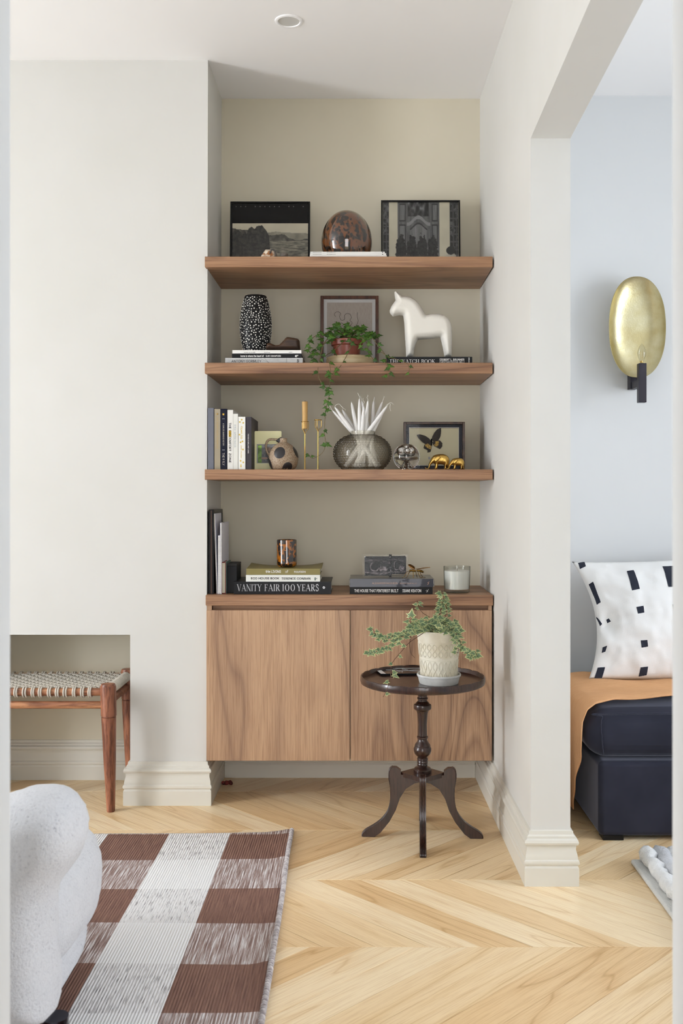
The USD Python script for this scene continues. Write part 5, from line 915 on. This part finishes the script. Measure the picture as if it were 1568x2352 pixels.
for pts, n_, s_, st in [
    ([(960, 640, 3.09), (965, 560, 3.09), (975, 450, 3.09), (1000, 320, 3.09), (1030, 210, 3.085), (1018, 130, 3.08)], 22, .0155, STEMB),
    ([(1010, 640, 3.10), (1060, 450, 3.10), (1075, 330, 3.10), (1080, 230, 3.09)], 13, .0145, STEMB),
    ([(940, 620, 3.09), (860, 465, 3.08), (760, 395, 3.07), (705, 315, 3.07), (682, 225, 3.06)], None, .016, STEMB),
    ([(880, 640, 3.07), (760, 640, 3.03), (640, 680, 3.00), (500, 680, 2.98), (380, 700, 2.97), (250, 745, 2.96), (150, 710, 2.96), (102, 625, 2.96)], 20, .018, STEMB),
    ([(860, 630, 3.06), (700, 610, 3.02), (560, 640, 3.00), (470, 720, 2.97), (380, 800, 2.96), (250, 872, 2.95), (150, 912, 2.95), (50, 915, 2.95)], 20, .018, STEMB),
    ([(1050, 640, 3.06), (1150, 640, 3.03), (1220, 700, 3.01), (1280, 840, 2.99), (1340, 900, 2.985), (1400, 965, 2.98), (1440, 975, 2.98), (1472, 890, 2.98)], 18, .018, STEMB),
    ([(1100, 640, 3.06), (1180, 720, 3.02), (1230, 830, 3.0), (1230, 930, 2.99)], 8, .015, STEMB),
    ([(800, 640, 3.03), (700, 705, 3.00), (580, 790, 2.97), (480, 900, 2.95), (350, 1065, 2.94), (332, 1200, 2.935), (312, 1320, 2.925), (250, 1480, 2.915), (228, 1515, 2.915)], None, .014, STEMB),
    ([(600, 690, 2.99), (585, 820, 2.97), (600, 930, 2.96), (650, 990, 2.96)], 0, .01, STEMB),
    ([(850, 620, 3.06), (680, 600, 3.03), (610, 560, 3.02), (596, 480, 3.02)], 6, .019, STEMB)]:
    at = None
    if n_ is None: at = [.72, .80, .9, .96] if s_ == .016 else [.30, .43, .50, .63, .78, .86]
    vine(pt, [cr7(*p) for p in pts], st, IVYV, n_ or 0, s_, rad=.0010, leafs_at=at if at else (np.linspace(.05, 1, int(n_ * 1.45)) if n_ else []), drop=.35, jit=.009, rr=(.1, .95))
for k in range(170):
    x = rng.uniform(570, 1230); cxw = 1 - abs((x - 930) / 380) ** 2; y = rng.uniform(640 - 180 * max(cxw, .15), 655); add_leaf(pt, cr7(x, y, rng.uniform(3.02, 3.14)), STEMB, IVYV, rng.uniform(.0145, .022), rng.choice([-1, 1]), .3, .010, (.0, .95))
for x, y, s_ in ((600, 440, .026), (50, 910, .025), (945, 545, .022), (370, 1220, .019), (330, 690, .021)): add_leaf(pt, cr7(x, y, 3.0 if x > 100 else 2.95), STEMB, IVYV, s_, 1 if x > 300 else -1, .3, .003, (.9, 1.0), tip=(.1, -.1, 1.0) if y < 500 else (.6, -.2, -.4))

# ---------------------------------------------------------------- woven bench in the hearth
CORD = mat('cotton_cord', c(206, 198, 184), .85, bump=.0006, bscale=(700, 700, 700))
bx1, bf, bb = -.862, 3.388, 3.677; bx0 = -1.44; zr_, zs_ = .4072, .363
bn = thing('bench', 'low teak bench with a woven cord seat tucked into the hearth recess', 'bench', ((bx0 + bx1) / 2, (bf + bb) / 2, 0))
def bleg(x, y, sx, sy):
    prof = [(0, 0), (.0125, 0), (.0140, .004), (.0205, .17), (.0245, .308), (.0247, .3215), (.0215, .3225), (.0215, .3255), (.0262, .3265), (.0265, .425), (.0225, .4345), (0, .4365)]
    m = lathe(prof, (0, 0, 0), 28); m.vertices[:, 0] += sx * (.43 - m.vertices[:, 2]) * .022; m.vertices[:, 1] += sy * (.43 - m.vertices[:, 2]) * .0; m.apply_translation((x, y, .0002)); put(bn, 'leg', m, TEAK, 35)
for x, sx in ((bx1, 1), (bx0, -1)):
    for y in (bf, bb): bleg(x, y, sx, 0)
rail = lambda a, b_, r: tube(np.array([a, b_], float), r, 14)
for y in (bf, bb):
    put(bn, 'seat_rail', rail((bx0 + .02, y, zr_), (bx1 - .02, y, zr_), .0130), TEAKX_SUNLIT, True); put(bn, 'stretcher', rail((bx0 + .02, y, zs_), (bx1 - .02, y, zs_), .0128), TEAKX_SUNLIT, True)
for x in (bx1, bx0):
    put(bn, 'seat_rail', rail((x, bf + .02, zr_ + .004), (x, bb - .02, zr_ + .004), .0130), TEAK, True); put(bn, 'stretcher', rail((x, bf + .02, zs_ + .008), (x, bb - .02, zs_ + .008), .0128), TEAK, True)
xs = np.arange(bx0 + .045, bx1 - .035, .0279); a12 = np.linspace(0, 2 * np.pi, 11)
for y in (bf, bb):
    for x in xs:
        m = [tube(np.c_[np.full(11, x + o_ + .002 * random.uniform(-1, 1)), y + .0165 * np.cos(a12), zr_ + .0165 * np.sin(a12)], .0031, 6) for o_ in (-.0034, .0034)]; put(bn, 'rail_loop', cat_(m), CORD, True)
ys = np.arange(bf + .032, bb - .025, .0195)
for y in ys:
    for x in (bx1,): put(bn, 'side_loop', cat_([tube(np.c_[x + .0165 * np.cos(a12), np.full(11, y + o_), zr_ + .004 + .0165 * np.sin(a12)], .0031, 6) for o_ in (-.0050, 0, .0050)]), CORD, True)
web = []; zw = zr_ + .0095
wx = np.arange(bx0 + .03, bx1 - .015, .0093); wyy = np.arange(bf + .016, bb - .012, .0093)
for k, x in enumerate(wx):
    p = np.c_[np.full(len(wyy), x), wyy, zw - .006 * np.sin(np.pi * (wyy - bf) / (bb - bf)) + .0026 * np.where((np.arange(len(wyy)) // 2 + k // 2) % 2, 1, -1)]; web.append(tube(p, .0037, 5))
for k, y in enumerate(wyy):
    xx = wx[::1]; p = np.c_[xx, np.full(len(xx), y), zw - .006 * np.sin(np.pi * (y - bf) / (bb - bf)) - .0026 * np.where((k // 2 + np.arange(len(xx)) // 2) % 2, 1, -1)]; web.append(tube(p, .0037, 5))
put(bn, 'woven_seat', cat_(web), CORD, True, kind='stuff')

# ---------------------------------------------------------------- checked rug
def rug_mat():
    n = {'g': ('geometry', {}), 's': ('separate_xyz', {}), 'mn': ('math', {'math_type': 'minimum', 'value2': -.2245}), 'x': ('math', {'math_type': 'multiply_add', 'value2': -1 / .1925, 'value3': -.222 / .1925 + 20}), 'xm': ('math', {'math_type': 'modulo', 'value2': 2.0}), 'xl': ('math', {'math_type': 'less_than', 'value2': 1.0}),
         'y': ('math', {'math_type': 'multiply_add', 'value2': -1 / .2165, 'value3': 3.142 / .2165 + 20}), 'ym': ('math', {'math_type': 'modulo', 'value2': 2.0}), 'yl': ('math', {'math_type': 'less_than', 'value2': 1.0}),
         'm': ('mapping', {'scale': (330, 9, 1)}), 'nz': ('noise_texture', {'scale': 1.0, 'detail': 3.0, 'roughness': .7}), 'm2': ('mapping', {'scale': (420, 22, 1)}), 'n2': ('noise_texture', {'scale': 1.0, 'detail': 2.0}),
         'bd': ('rgb_ramp', {'ramp': [(0, c(96, 72, 66)), (.36, c(112, 84, 76)), (.6, c(140, 108, 94)), (1, c(154, 124, 110))]}), 'bl': ('rgb_ramp', {'ramp': [(0, c(104, 90, 90)), (.34, c(124, 104, 98)), (.48, c(156, 134, 126)), (.60, c(214, 208, 206)), (1, c(226, 222, 220))]}),
         'wd': ('rgb_ramp', {'ramp': [(0, c(120, 114, 114)), (.33, c(150, 146, 146)), (.45, c(222, 220, 218)), (1, c(232, 231, 229))]}), 'wl': ('rgb_ramp', {'ramp': [(0, c(222, 221, 219)), (1, c(238, 237, 235))]}),
         'a': ('mix', {}), 'b': ('mix', {}), 'o': ('mix', {}), 'wv': ('math', {'math_type': 'sine'}), 'wm': ('math', {'math_type': 'multiply', 'value2': 900.0}), 'bp': ('bump', {'distance': .0012, 'strength': .7}), 'p': ('principled_bsdf', {'roughness': .95, 'specular_ior_level': .1})}
    l = [('g.position', 's.vector'), ('s.x', 'mn.value1'), ('mn.value', 'x.value1'), ('x.value', 'xm.value1'), ('xm.value', 'xl.value1'), ('s.y', 'y.value1'), ('y.value', 'ym.value1'), ('ym.value', 'yl.value1'), ('g.position', 'm.vector'), ('m.vector', 'nz.vector'), ('g.position', 'm2.vector'), ('m2.vector', 'n2.vector'),
         ('nz.fac', 'bd.fac'), ('nz.fac', 'bl.fac'), ('n2.fac', 'wd.fac'), ('nz.fac', 'wl.fac'), ('yl.value', 'a.fac'), ('bl.color', 'a.color1'), ('bd.color', 'a.color2'), ('yl.value', 'b.fac'), ('wl.color', 'b.color1'), ('wd.color', 'b.color2'), ('xl.value', 'o.fac'), ('b.color', 'o.color1'), ('a.color', 'o.color2'), ('o.color', 'p.base_color'),
         ('s.x', 'wm.value1'), ('wm.value', 'wv.value1'), ('wv.value', 'bp.height'), ('bp.normal', 'p.normal')]
    usdkit.material(stage, M('rug_check'), n, l, surface='p.BSDF'); return M('rug_check')
redge = lambda y: np.interp(y, [1.2, 2.03, 2.2, 2.45, 2.7, 2.95, 3.1, 3.19], [-.195, -.2035, -.204, -.208, -.213, -.219, -.2205, -.222])
rtop = lambda x: np.interp(x, [-2.3, -1.0, -.5, -.30, -.222], [3.143, 3.143, 3.150, 3.160, 3.187])
def rugf(u, v):
    x = -2.3 + u * (2.3 - .21); y = 1.22 + v * (rtop(x) - 1.22); e = redge(y); x = -2.3 + u * (e + 2.3)
    z = .0065 + .010 * np.exp(-((1 - u) * 2.08 / .03) ** 2) * (np.sin(y * 9) * .5 + .5) * (v > .3) + .002 * np.sin(x * 7) * np.sin(y * 6); return np.stack([x, y, z], -1)
rg = thing('rug', 'flat woven brown and white checked rug on the oak floor', 'rug', (-1.2, 2.2, 0)); rm = sheet(rugf, 120, 90, .0045); rm.vertices[:, 2] = np.maximum(rm.vertices[:, 2], .0012)
put(rg, 'weave', rm, rug_mat(), True)
yy = np.linspace(1.24, 3.17, 240); ee = redge(yy); zz = .0065 + .010 * (np.sin(yy * 9) * .5 + .5) * (yy > 1.81)
bi = []
hx = np.linspace(0, 1, 1500); hy_ = 1.24 + hx * 1.94; hb_ = redge(hy_); hz_ = .0062 + .010 * (np.sin(hy_ * 9) * .5 + .5) * (hy_ > 1.81); ph_ = hx * 2 * np.pi * 190
bi.append(tube(np.c_[hb_ + .0045 * np.cos(ph_), hy_, np.maximum(hz_ + .0045 * np.sin(ph_), .0036)], .0032, 5)); bi.append(tube(np.c_[ee, yy, zz], .0045, 6))
put(rg, 'whipped_edge', cat_(bi), mat('whip_yarn', c(206, 200, 198), .95, col2=c(150, 140, 140), scale=(40, 120, 40)), True)
fr = []
for x in np.arange(-1.7, -.225, .0042):
    y = rtop(x); fr.append(tube([(x, y - .002, .007), (x + random.uniform(-.002, .002), y + .004, .0065), (x + random.uniform(-.003, .003), y + random.uniform(.007, .012), .003)], .0009, 4))
put(rg, 'fringe', cat_(fr), mat('fringe_yarn', c(214, 208, 202), .95), True, kind='stuff')

# ---------------------------------------------------------------- boucle armchair
def boucle():
    n = {'g': ('geometry', {}), 'v': ('voronoi_texture', {'scale': 260.0, 'feature': 'f1'}), 'nz': ('noise_texture', {'scale': 210.0, 'detail': 4.0, 'roughness': .7}), 'lo': ('noise_texture', {'scale': 30.0, 'detail': 2.0}), 'md': ('math', {'math_type': 'multiply_add', 'value2': .3}), 'r': ('rgb_ramp', {'ramp': [(0, c(140, 141, 147)), (.42, c(176, 177, 183)), (.53, c(218, 219, 222)), (.66, c(224, 225, 228)), (1, c(232, 233, 235))]}), 'b': ('bump', {'distance': .004, 'strength': .9}), 'p': ('principled_bsdf', {'roughness': 1.0, 'specular_ior_level': .1, 'sheen_weight': .35, 'sheen_roughness': .5})}
    l = [('g.position', 'v.vector'), ('g.position', 'nz.vector'), ('g.position', 'lo.vector'), ('lo.fac', 'md.value1'), ('nz.fac', 'md.value3'), ('md.value', 'r.fac'), ('nz.fac', 'b.height'), ('b.normal', 'p.normal'), ('r.color', 'p.base_color')]
    usdkit.material(stage, M('grey_boucle'), n, l, surface='p.BSDF'); return M('grey_boucle')
BOU = boucle(); ay = 1.75
ap = [(-700, 2325), (-700, 1990), (-400, 1890), (-150, 1850), (11, 1826), (60, 1811), (100, 1807), (140, 1813), (170, 1832), (190, 1862), (199, 1900), (197, 1932), (186, 1962), (165, 1990), (146, 2014), (131, 2042), (128, 2080), (128, 2150), (131, 2200), (136, 2260), (134, 2310), (118, 2330)]
ch = thing('armchair', 'pale grey boucle armchair seen from behind at the left edge of the picture', 'armchair', (PX(-200, ay), 2.1, 0))
arm = Polygon([(PX(x, ay), PZ(y, ay)) for x, y in ap]).buffer(-.01).buffer(.02).buffer(-.01)
put(ch, 'backrest', lump(inflate(arm, .095, .06, .010, ay), .002, 30, 2), BOU, True)
def puck(cx, cy, ax, by, z0, z1, r, e=3.0, n=160, taper=0.0):
    an = np.arange(n) / n * 2 * np.pi; sx = np.sign(np.cos(an)) * np.abs(np.cos(an)) ** (2 / e); sy = np.sign(np.sin(an)) * np.abs(np.sin(an)) ** (2 / e); cols = [(0.001, z0)] + [(1 - r / ax * .5 * .4, z0)]
    rs = []
    for k in np.linspace(0, np.pi / 2, 7): rs.append((-r + r * math.sin(k), z0 + r - r * math.cos(k)))
    for z in np.linspace(z0 + r, z1 - r, 7)[1:-1]: rs.append((.006 * math.sin(np.pi * (z - z0) / (z1 - z0)), z))
    for k in np.linspace(0, np.pi / 2, 7): rs.append((-r + r * math.cos(k), z1 - r + r * math.sin(k)))
    L = [(0.02, z0, True)] + [(o_, z, False) for o_, z in rs] + [(.6, z1 + .006, True), (0.02, z1 + .010, True)]; V = []
    for o_, z, sc2 in L:
        tp = 1 - taper * (1 - (z - z0) / (z1 - z0)); V.append(np.c_[cx + (ax * o_ * sx if sc2 else (ax * tp + o_) * sx), cy + (by * o_ * sy if sc2 else (by * tp + o_) * sy), np.full(n, z)])
    i = np.arange(n); j_ = (i + 1) % n; f = []
    for q in range(len(L) - 1): f += [np.c_[q * n + i, q * n + j_, (q + 1) * n + j_], np.c_[q * n + i, (q + 1) * n + j_, (q + 1) * n + i]]
    return trimesh.Trimesh(np.vstack(V), np.vstack(f), process=False)
put(ch, 'seat_cushion', lump(puck(-.955, 2.02, .398, .36, .182, .335, .034, 2.7), .003, 30, 4), BOU, True)
put(ch, 'seat_base', lump(puck(-.955, 2.02, .376, .345, .072, .1815, .04, 2.6, taper=.05), .002, 30, 5), BOU, True)
CHR = mat('dark_chrome', c(70, 68, 76), .12, 1.0)
for x, y in ((PX(127, 1.83), 1.83), (-.80, 2.30), (-1.32, 1.83), (-1.32, 2.30)): put(ch, 'leg', lathe([(0, 0), (.013, 0), (.015, .003), (.017, .06), (.024, .085), (.024, .112), (0, .112)], (x, y, .0085), 24), CHR, 35)

# ---------------------------------------------------------------- rear room: sofa, throw, cushion, sconce, shaggy rug
def velvet(name, rgb):
    n = {'g': ('geometry', {}), 'nz': ('noise_texture', {'scale': 9.0, 'detail': 3.0}), 'r': ('rgb_ramp', {'ramp': [(0, tuple(.8 * v for v in c(*rgb))), (.4, c(*rgb)), (.7, tuple(1.25 * v for v in c(*rgb)))]}), 'p': ('principled_bsdf', {'roughness': .85, 'specular_ior_level': .2, 'sheen_weight': .7, 'sheen_roughness': .32, 'sheen_tint': c(200, 202, 218)})}
    usdkit.material(stage, M(name), n, [('g.position', 'nz.vector'), ('nz.fac', 'r.fac'), ('r.color', 'p.base_color')], surface='p.BSDF'); return M(name)
VEL = velvet('blue_grey_velvet', (43, 44, 55))
so = thing('sofa', 'low charcoal-blue velvet sofa in the rear room', 'sofa', (1.6, 3.4, 0)); SX, SFY = .739, 3.10
put(so, 'base', rbox(SX, 2.7, SFY, 3.745, .013, .247, .018), VEL, 50)
def puff(x0, x1, y0, y1, z0, z1, r, crown):
    m = man(mani(rbox(x0, x1, y0, y1, z0, z1, r, 24)).refine_to_length(.035)); v = m.vertices; t = np.clip((v[:, 2] - (z0 + z1) / 2) / ((z1 - z0) / 2), -1, 1); w = np.clip(np.sin(np.pi * np.clip((v[:, 0] - x0) / (x1 - x0), 0, 1)), 0, 1) ** .3 * np.clip(np.sin(np.pi * np.clip((v[:, 1] - y0) / (y1 - y0), 0, 1)), 0, 1) ** .6
    v[:, 2] += np.clip(t, 0, 1) * crown * w; ww = 1 - np.abs(t); v[:, 0] += np.where(v[:, 0] < x0 + .1, -1, 0) * .010 * ww; m.vertices = v; return m
put(so, 'seat_cushion', puff(.708, 2.68, 3.095, 3.74, .252, .398, .062, .026), VEL, 60)
pip = smooth_path([(.752, 3.098, .270), (.745, 3.0925, .325), (.748, 3.097, .385), (.79, 3.100, .396), (1.6, 3.0985, .3965), (2.6, 3.0985, .3965)], k=10); put(so, 'piping', tube(pip, .0022, 6), VEL, True)
for x, y in ((.785, 3.13), (2.6, 3.13), (.785, 3.70), (2.6, 3.70)): put(so, 'foot', box(x - .032, x + .032, y - .025, y + .03, .0006, .0165), BLACK, False)
# throw
ztop = .4245
def throwf(u, v):
    s = u * 2.0; prof_x = np.interp(s, [0, 1.05, 1.12, 1.16, 1.22, 1.32, 1.62], [1.75, .80, .735, .708, .694, .690, .700]); prof_z = np.interp(s, [0, 1.05, 1.12, 1.16, 1.22, 1.32, 1.62], [.4285, .4275, .4215, .407, .365, .27, .035])
    s2 = np.clip((s - 1.05) / .57, 0, 1); yf = np.interp(s, [0, .6, 1.05, 1.16, 1.3, 1.62, 2], [3.215, 3.205, 3.155, 3.115, 3.12, 3.30, 3.4]); yb = np.interp(s, [0, 1.05, 1.62, 2], [3.56, 3.60, 3.62, 3.6]); y = yf + v * (yb - yf)
    x = prof_x - s2 * .0055 * (np.sin(y * 40 + s * 3) + .7 * np.sin(y * 71 + 1)) * np.clip(s2 * 3, 0, 1); z = prof_z + (1 - np.clip(s2 * 4, 0, 1)) * (.003 * np.sin(prof_x * 23 + y * 15) + .004 - .012 * np.clip((3.2 - y) / .1, 0, 1) + .004 * np.sin(y * 30)); return np.stack([x, y, z], -1)
th = sheet(lambda u, v: throwf(u * .81, v), 150, 60, .0045)
CL = {'g': ('geometry', {}), 'm': ('mapping', {'scale': (22, 330, 22)}), 'nz': ('noise_texture', {'scale': 1.0, 'detail': 3.0, 'roughness': .6}), 'r': ('rgb_ramp', {'ramp': [(0, c(204, 148, 102)), (.45, c(224, 170, 122)), (1, c(234, 186, 140))]}), 'b': ('bump', {'distance': .0035, 'strength': .8}), 'p': ('principled_bsdf', {'roughness': .95, 'specular_ior_level': .1})}
usdkit.material(stage, M('tan_gauze'), CL, [('g.position', 'm.vector'), ('m.vector', 'nz.vector'), ('nz.fac', 'r.fac'), ('nz.fac', 'b.height'), ('r.color', 'p.base_color'), ('b.normal', 'p.normal')], surface='p.BSDF')
put(None, 'throw', th, M('tan_gauze'), True, label='tan orange crinkled throw draped over the left end of the velvet sofa', cat='blanket')
# scatter cushion with printed oblongs
ky = 3.47; BL, BR, TR, TL = P(1352, 1560, 3.47), P(1700, 1548, 3.47), P(1700, 1272, 3.66), P(1313, 1290, 3.66)
BL[2] = max(BL[2], .437); BR[2] = .437
nrm = np.cross(BR - BL, TL - BL); nrm /= np.linalg.norm(nrm); nrm = nrm if nrm[1] < 0 else -nrm
def cush(u, v, side=1, off=0.0):
    p = ((1 - u) * (1 - v))[..., None] * BL + (u * (1 - v))[..., None] * BR + (u * v)[..., None] * TR + ((1 - u) * v)[..., None] * TL
    pin = (1 - u) * 4 * v * (1 - v); p = p + (BR - BL) * (.105 * (1 - u) ** 3 * 4 * v * (1 - v))[..., None] - (BR - BL) * (.06 * u ** 4 * 4 * v * (1 - v))[..., None] - (TL - BL) * (.03 * (4 * u * (1 - u)) * (v ** 3))[..., None]
    h = .075 * (np.clip(4 * u * (1 - u), 0, 1) ** .55) * (np.clip(4 * v * (1 - v), 0, 1) ** .55); w = meshkit.fbm(np.stack([u * 5, v * 5, u * 0], -1), 3, 4) - .5; w2 = np.sin((u * 9 + v * 14) * 1.7 + 6 * w) * np.exp(-u * 4); e = np.clip(h / .03, 0, 1)
    return p + nrm * ((side * h * (1 if side > 0 else .45) + off + side * e * (.016 * w + .004 * w2 + .010 * (meshkit.fbm(np.stack([u * 15 + v * 4, v * 9, u * 0], -1), 2, 9) - .5) - .022 * np.exp(-((u - .10) / .07) ** 2 - ((v - .46) / .10) ** 2))))[..., None]
ck = thing('scatter_cushion', 'white linen cushion printed with dark navy oblongs on the velvet sofa', 'cushion', (1.0, 3.55, .43))
f1, f2 = sheet(lambda u, v: cush(u, v, 1), 70, 60), sheet(lambda u, v: cush(u, v, -1), 70, 60); f2.invert(); cm_ = trimesh.Trimesh(np.vstack([f1.vertices, f2.vertices]), np.vstack([f1.faces, f2.faces + len(f1.vertices)]), process=False); cm_.merge_vertices()
if cm_.volume < 0: cm_.invert()
put(ck, 'cover', cm_, mat('white_linen', c(232, 231, 228), .9, bump=.0002, bscale=(300, 300, 300)), True)
ug, vg = np.meshgrid(np.linspace(0.002, .998, 160), np.linspace(.002, .998, 140), indexing='ij'); pg = cush(ug, vg); pxs = VX + pg[..., 0] / pg[..., 1] * F; pys = VY - (pg[..., 2] - H) / pg[..., 1] * F
from scipy.spatial import cKDTree
kt = cKDTree(np.c_[pxs.ravel(), pys.ravel()])
def uvof(x, y): i_ = kt.query([x, y])[1]; return np.array([ug.ravel()[i_], vg.ravel()[i_]])
NAVY = mat('navy_print', c(34, 38, 52), .9)
for quad in [[(1327, 1294), (1341, 1291), (1345, 1301), (1331, 1307)], [(1351, 1343), (1362, 1337), (1378, 1384), (1369, 1390)], [(1438, 1312), (1454, 1310), (1468, 1353), (1452, 1357)], [(1521, 1301), (1556, 1300), (1558, 1347), (1535, 1347)], [(1461, 1394), (1478, 1392), (1480, 1407), (1464, 1409)], [(1544, 1388), (1560, 1387), (1562, 1402), (1547, 1403)], [(1364, 1421), (1367, 1417), (1382, 1434), (1377, 1438)], [(1392, 1424), (1397, 1420), (1402, 1428), (1394, 1432)], [(1470, 1472), (1486, 1470), (1487, 1486), (1472, 1488)], [(1384, 1488), (1394, 1484), (1390, 1497), (1381, 1501)], [(1371, 1534), (1388, 1532), (1381, 1561), (1363, 1562)], [(1470, 1533), (1487, 1531), (1484, 1551), (1465, 1553)], [(1600, 1480), (1616, 1480), (1616, 1496), (1600, 1496)], [(1620, 1340), (1640, 1340), (1650, 1390), (1630, 1390)]]:
    a, b_, d_, e = [uvof(*q) for q in quad]
    def fn(u, v): uv = ((1 - u) * (1 - v))[..., None] * a + (u * (1 - v))[..., None] * b_ + (u * v)[..., None] * d_ + ((1 - u) * v)[..., None] * e; return cush(uv[..., 0], uv[..., 1], 1, .0011)
    m = sheet(fn, 9, 9)
    if (m.face_normals @ nrm).mean() < 0: m.invert()
    put(ck, 'printed_mark', m, NAVY, True)
# wall sconce
sy_ = 3.70; sxm, szm = PX(1463, sy_), PZ(751.5, sy_); hw, hh = 66.2 * sy_ / F, 115.5 * sy_ / F
o = thing('wall_sconce', 'brass dish wall light with a candle bulb on a dark bracket', 'wall light', (sxm, 3.78, szm))
def dish(t, a): r = t; e = 2.25; cxa, sxa = np.cos(a), np.sin(a); rr = (np.abs(cxa) ** e + np.abs(sxa) ** e) ** (-1 / e); return np.stack([sxm + r * rr * hw * cxa * (1 + .04 * sxa * 0), sy_ + .036 * (1 - r ** 4.5) + .010 * r * cxa - .004, szm + r * rr * hh * sxa], -1)
aa = np.linspace(0, 2 * np.pi, 97); tt = np.linspace(0.01, 1, 26); Tg, Ag = np.meshgrid(tt, aa, indexing='ij'); Pd = dish(Tg, Ag); dm = sheet(lambda u, v: dish(.0004 + .9996 * u, 2 * np.pi * v), 40, 97, .0022)
if dm.face_normals[:200, 1].mean() > 0: dm = sheet(lambda u, v: dish(.0004 + .9996 * u, -2 * np.pi * v), 40, 97, .0022)
put(o, 'dish', dm, mat('brushed_brass', c(202, 193, 156), .33, 1.0, bump=.0004, bscale=(170, 170, 170), col2=c(188, 174, 128), scale=(14, 14, 14)), 50)
BRZ = mat('bronze_black', c(46, 42, 50), .45, .3); by_ = 3.635
put(o, 'wall_plate', box(PX(1445, 3.75), PX(1462, 3.75), 3.735, 3.779, PZ(894, 3.75), PZ(850, 3.75), .001), BRZ, False)
put(o, 'arm', box(PX(1447, 3.75), PX(1461, 3.75), by_ + .01, 3.74, PZ(892, 3.70), PZ(875, 3.70), .001), BRZ, False)
ax0, ax1 = PX(1464.5, by_), PX(1482, by_); put(o, 'cross_arm', box(PX(1447, 3.75), ax1 - .002, by_ + .004, by_ + .024, PZ(892, 3.70), PZ(875, 3.70), .001), BRZ, False)
put(o, 'candle_tube', box(ax0, ax1, by_ - .014, by_ + .014, PZ(924, by_ - .014), PZ(834, by_ - .014), .001), BRZ, False)
bz = PZ(834, by_); bxm = (ax0 + ax1) / 2; bp_ = [(0, .0), (.0065, 0), (.0068, .004), (.0085, .010), (.0128, .022), (.0150, .032), (.0145, .042), (.0105, .055), (.005, .064), (.0012, .0695), (0, .070)]
put(o, 'bulb', lathe([tuple(q) for q in smooth_path(np.array(bp_), k=3)], (bxm, by_, bz + .001), 32), CUP, True); put(o, 'bulb_cap', lathe([(0, 0), (.0062, 0), (.0062, .007), (0, .007)], (bxm, by_, bz + .001), 20), BRASS, 30)
put(o, 'filament', cat_([tube([(bxm + dx, by_, bz + .012), (bxm + dx * 1.4, by_, bz + .045)], .0006, 5) for dx in (-.003, .003)]), BRASS, True)
# shaggy rug
rx, ry = .785, 2.905; sr_ = thing('shaggy_rug', 'thick grey-white shaggy wool rug at the right edge of the rear room', 'rug', (1.5, 2.2, 0)); WL = mat('felted_wool', c(206, 206, 204), 1.0, col2=c(176, 176, 178), scale=(60, 60, 60), bump=.004, bscale=(180, 180, 180))
put(sr_, 'backing', lump(rbox(rx, 2.6, 1.22, ry, .0012, .016, .0065), .0015, 60), mat('felt_backing', c(208, 207, 202), 1.0, bump=.003, bscale=(200, 200, 200)), 60)
rng2 = np.random.default_rng(3); rows_ = []
for k in range(22):
    x = rx + .040 + k * .040; n_ = int((ry - 1.24) / .02); pts = np.c_[x + rng2.normal(0, .003, n_), np.linspace(1.26, ry - .006, n_), .034 + rng2.normal(0, .003, n_)]
    m = tube(pts, .021 + rng2.normal(0, .0025, n_), 10); rows_.append((k, lump(m, .005, 90, k)))
WLS = [mat(f'wool_tone_{i}', c(*t), 1.0, bump=.005, bscale=(170, 170, 170), sheen_weight=.3) for i, t in enumerate(((226, 226, 224), (196, 197, 200), (214, 214, 213)))]
for k, m in rows_: m.vertices[:, 2] = np.maximum(m.vertices[:, 2], .017); put(sr_, 'wool_row', m, WLS[0 if k == 0 else k % 3], True)
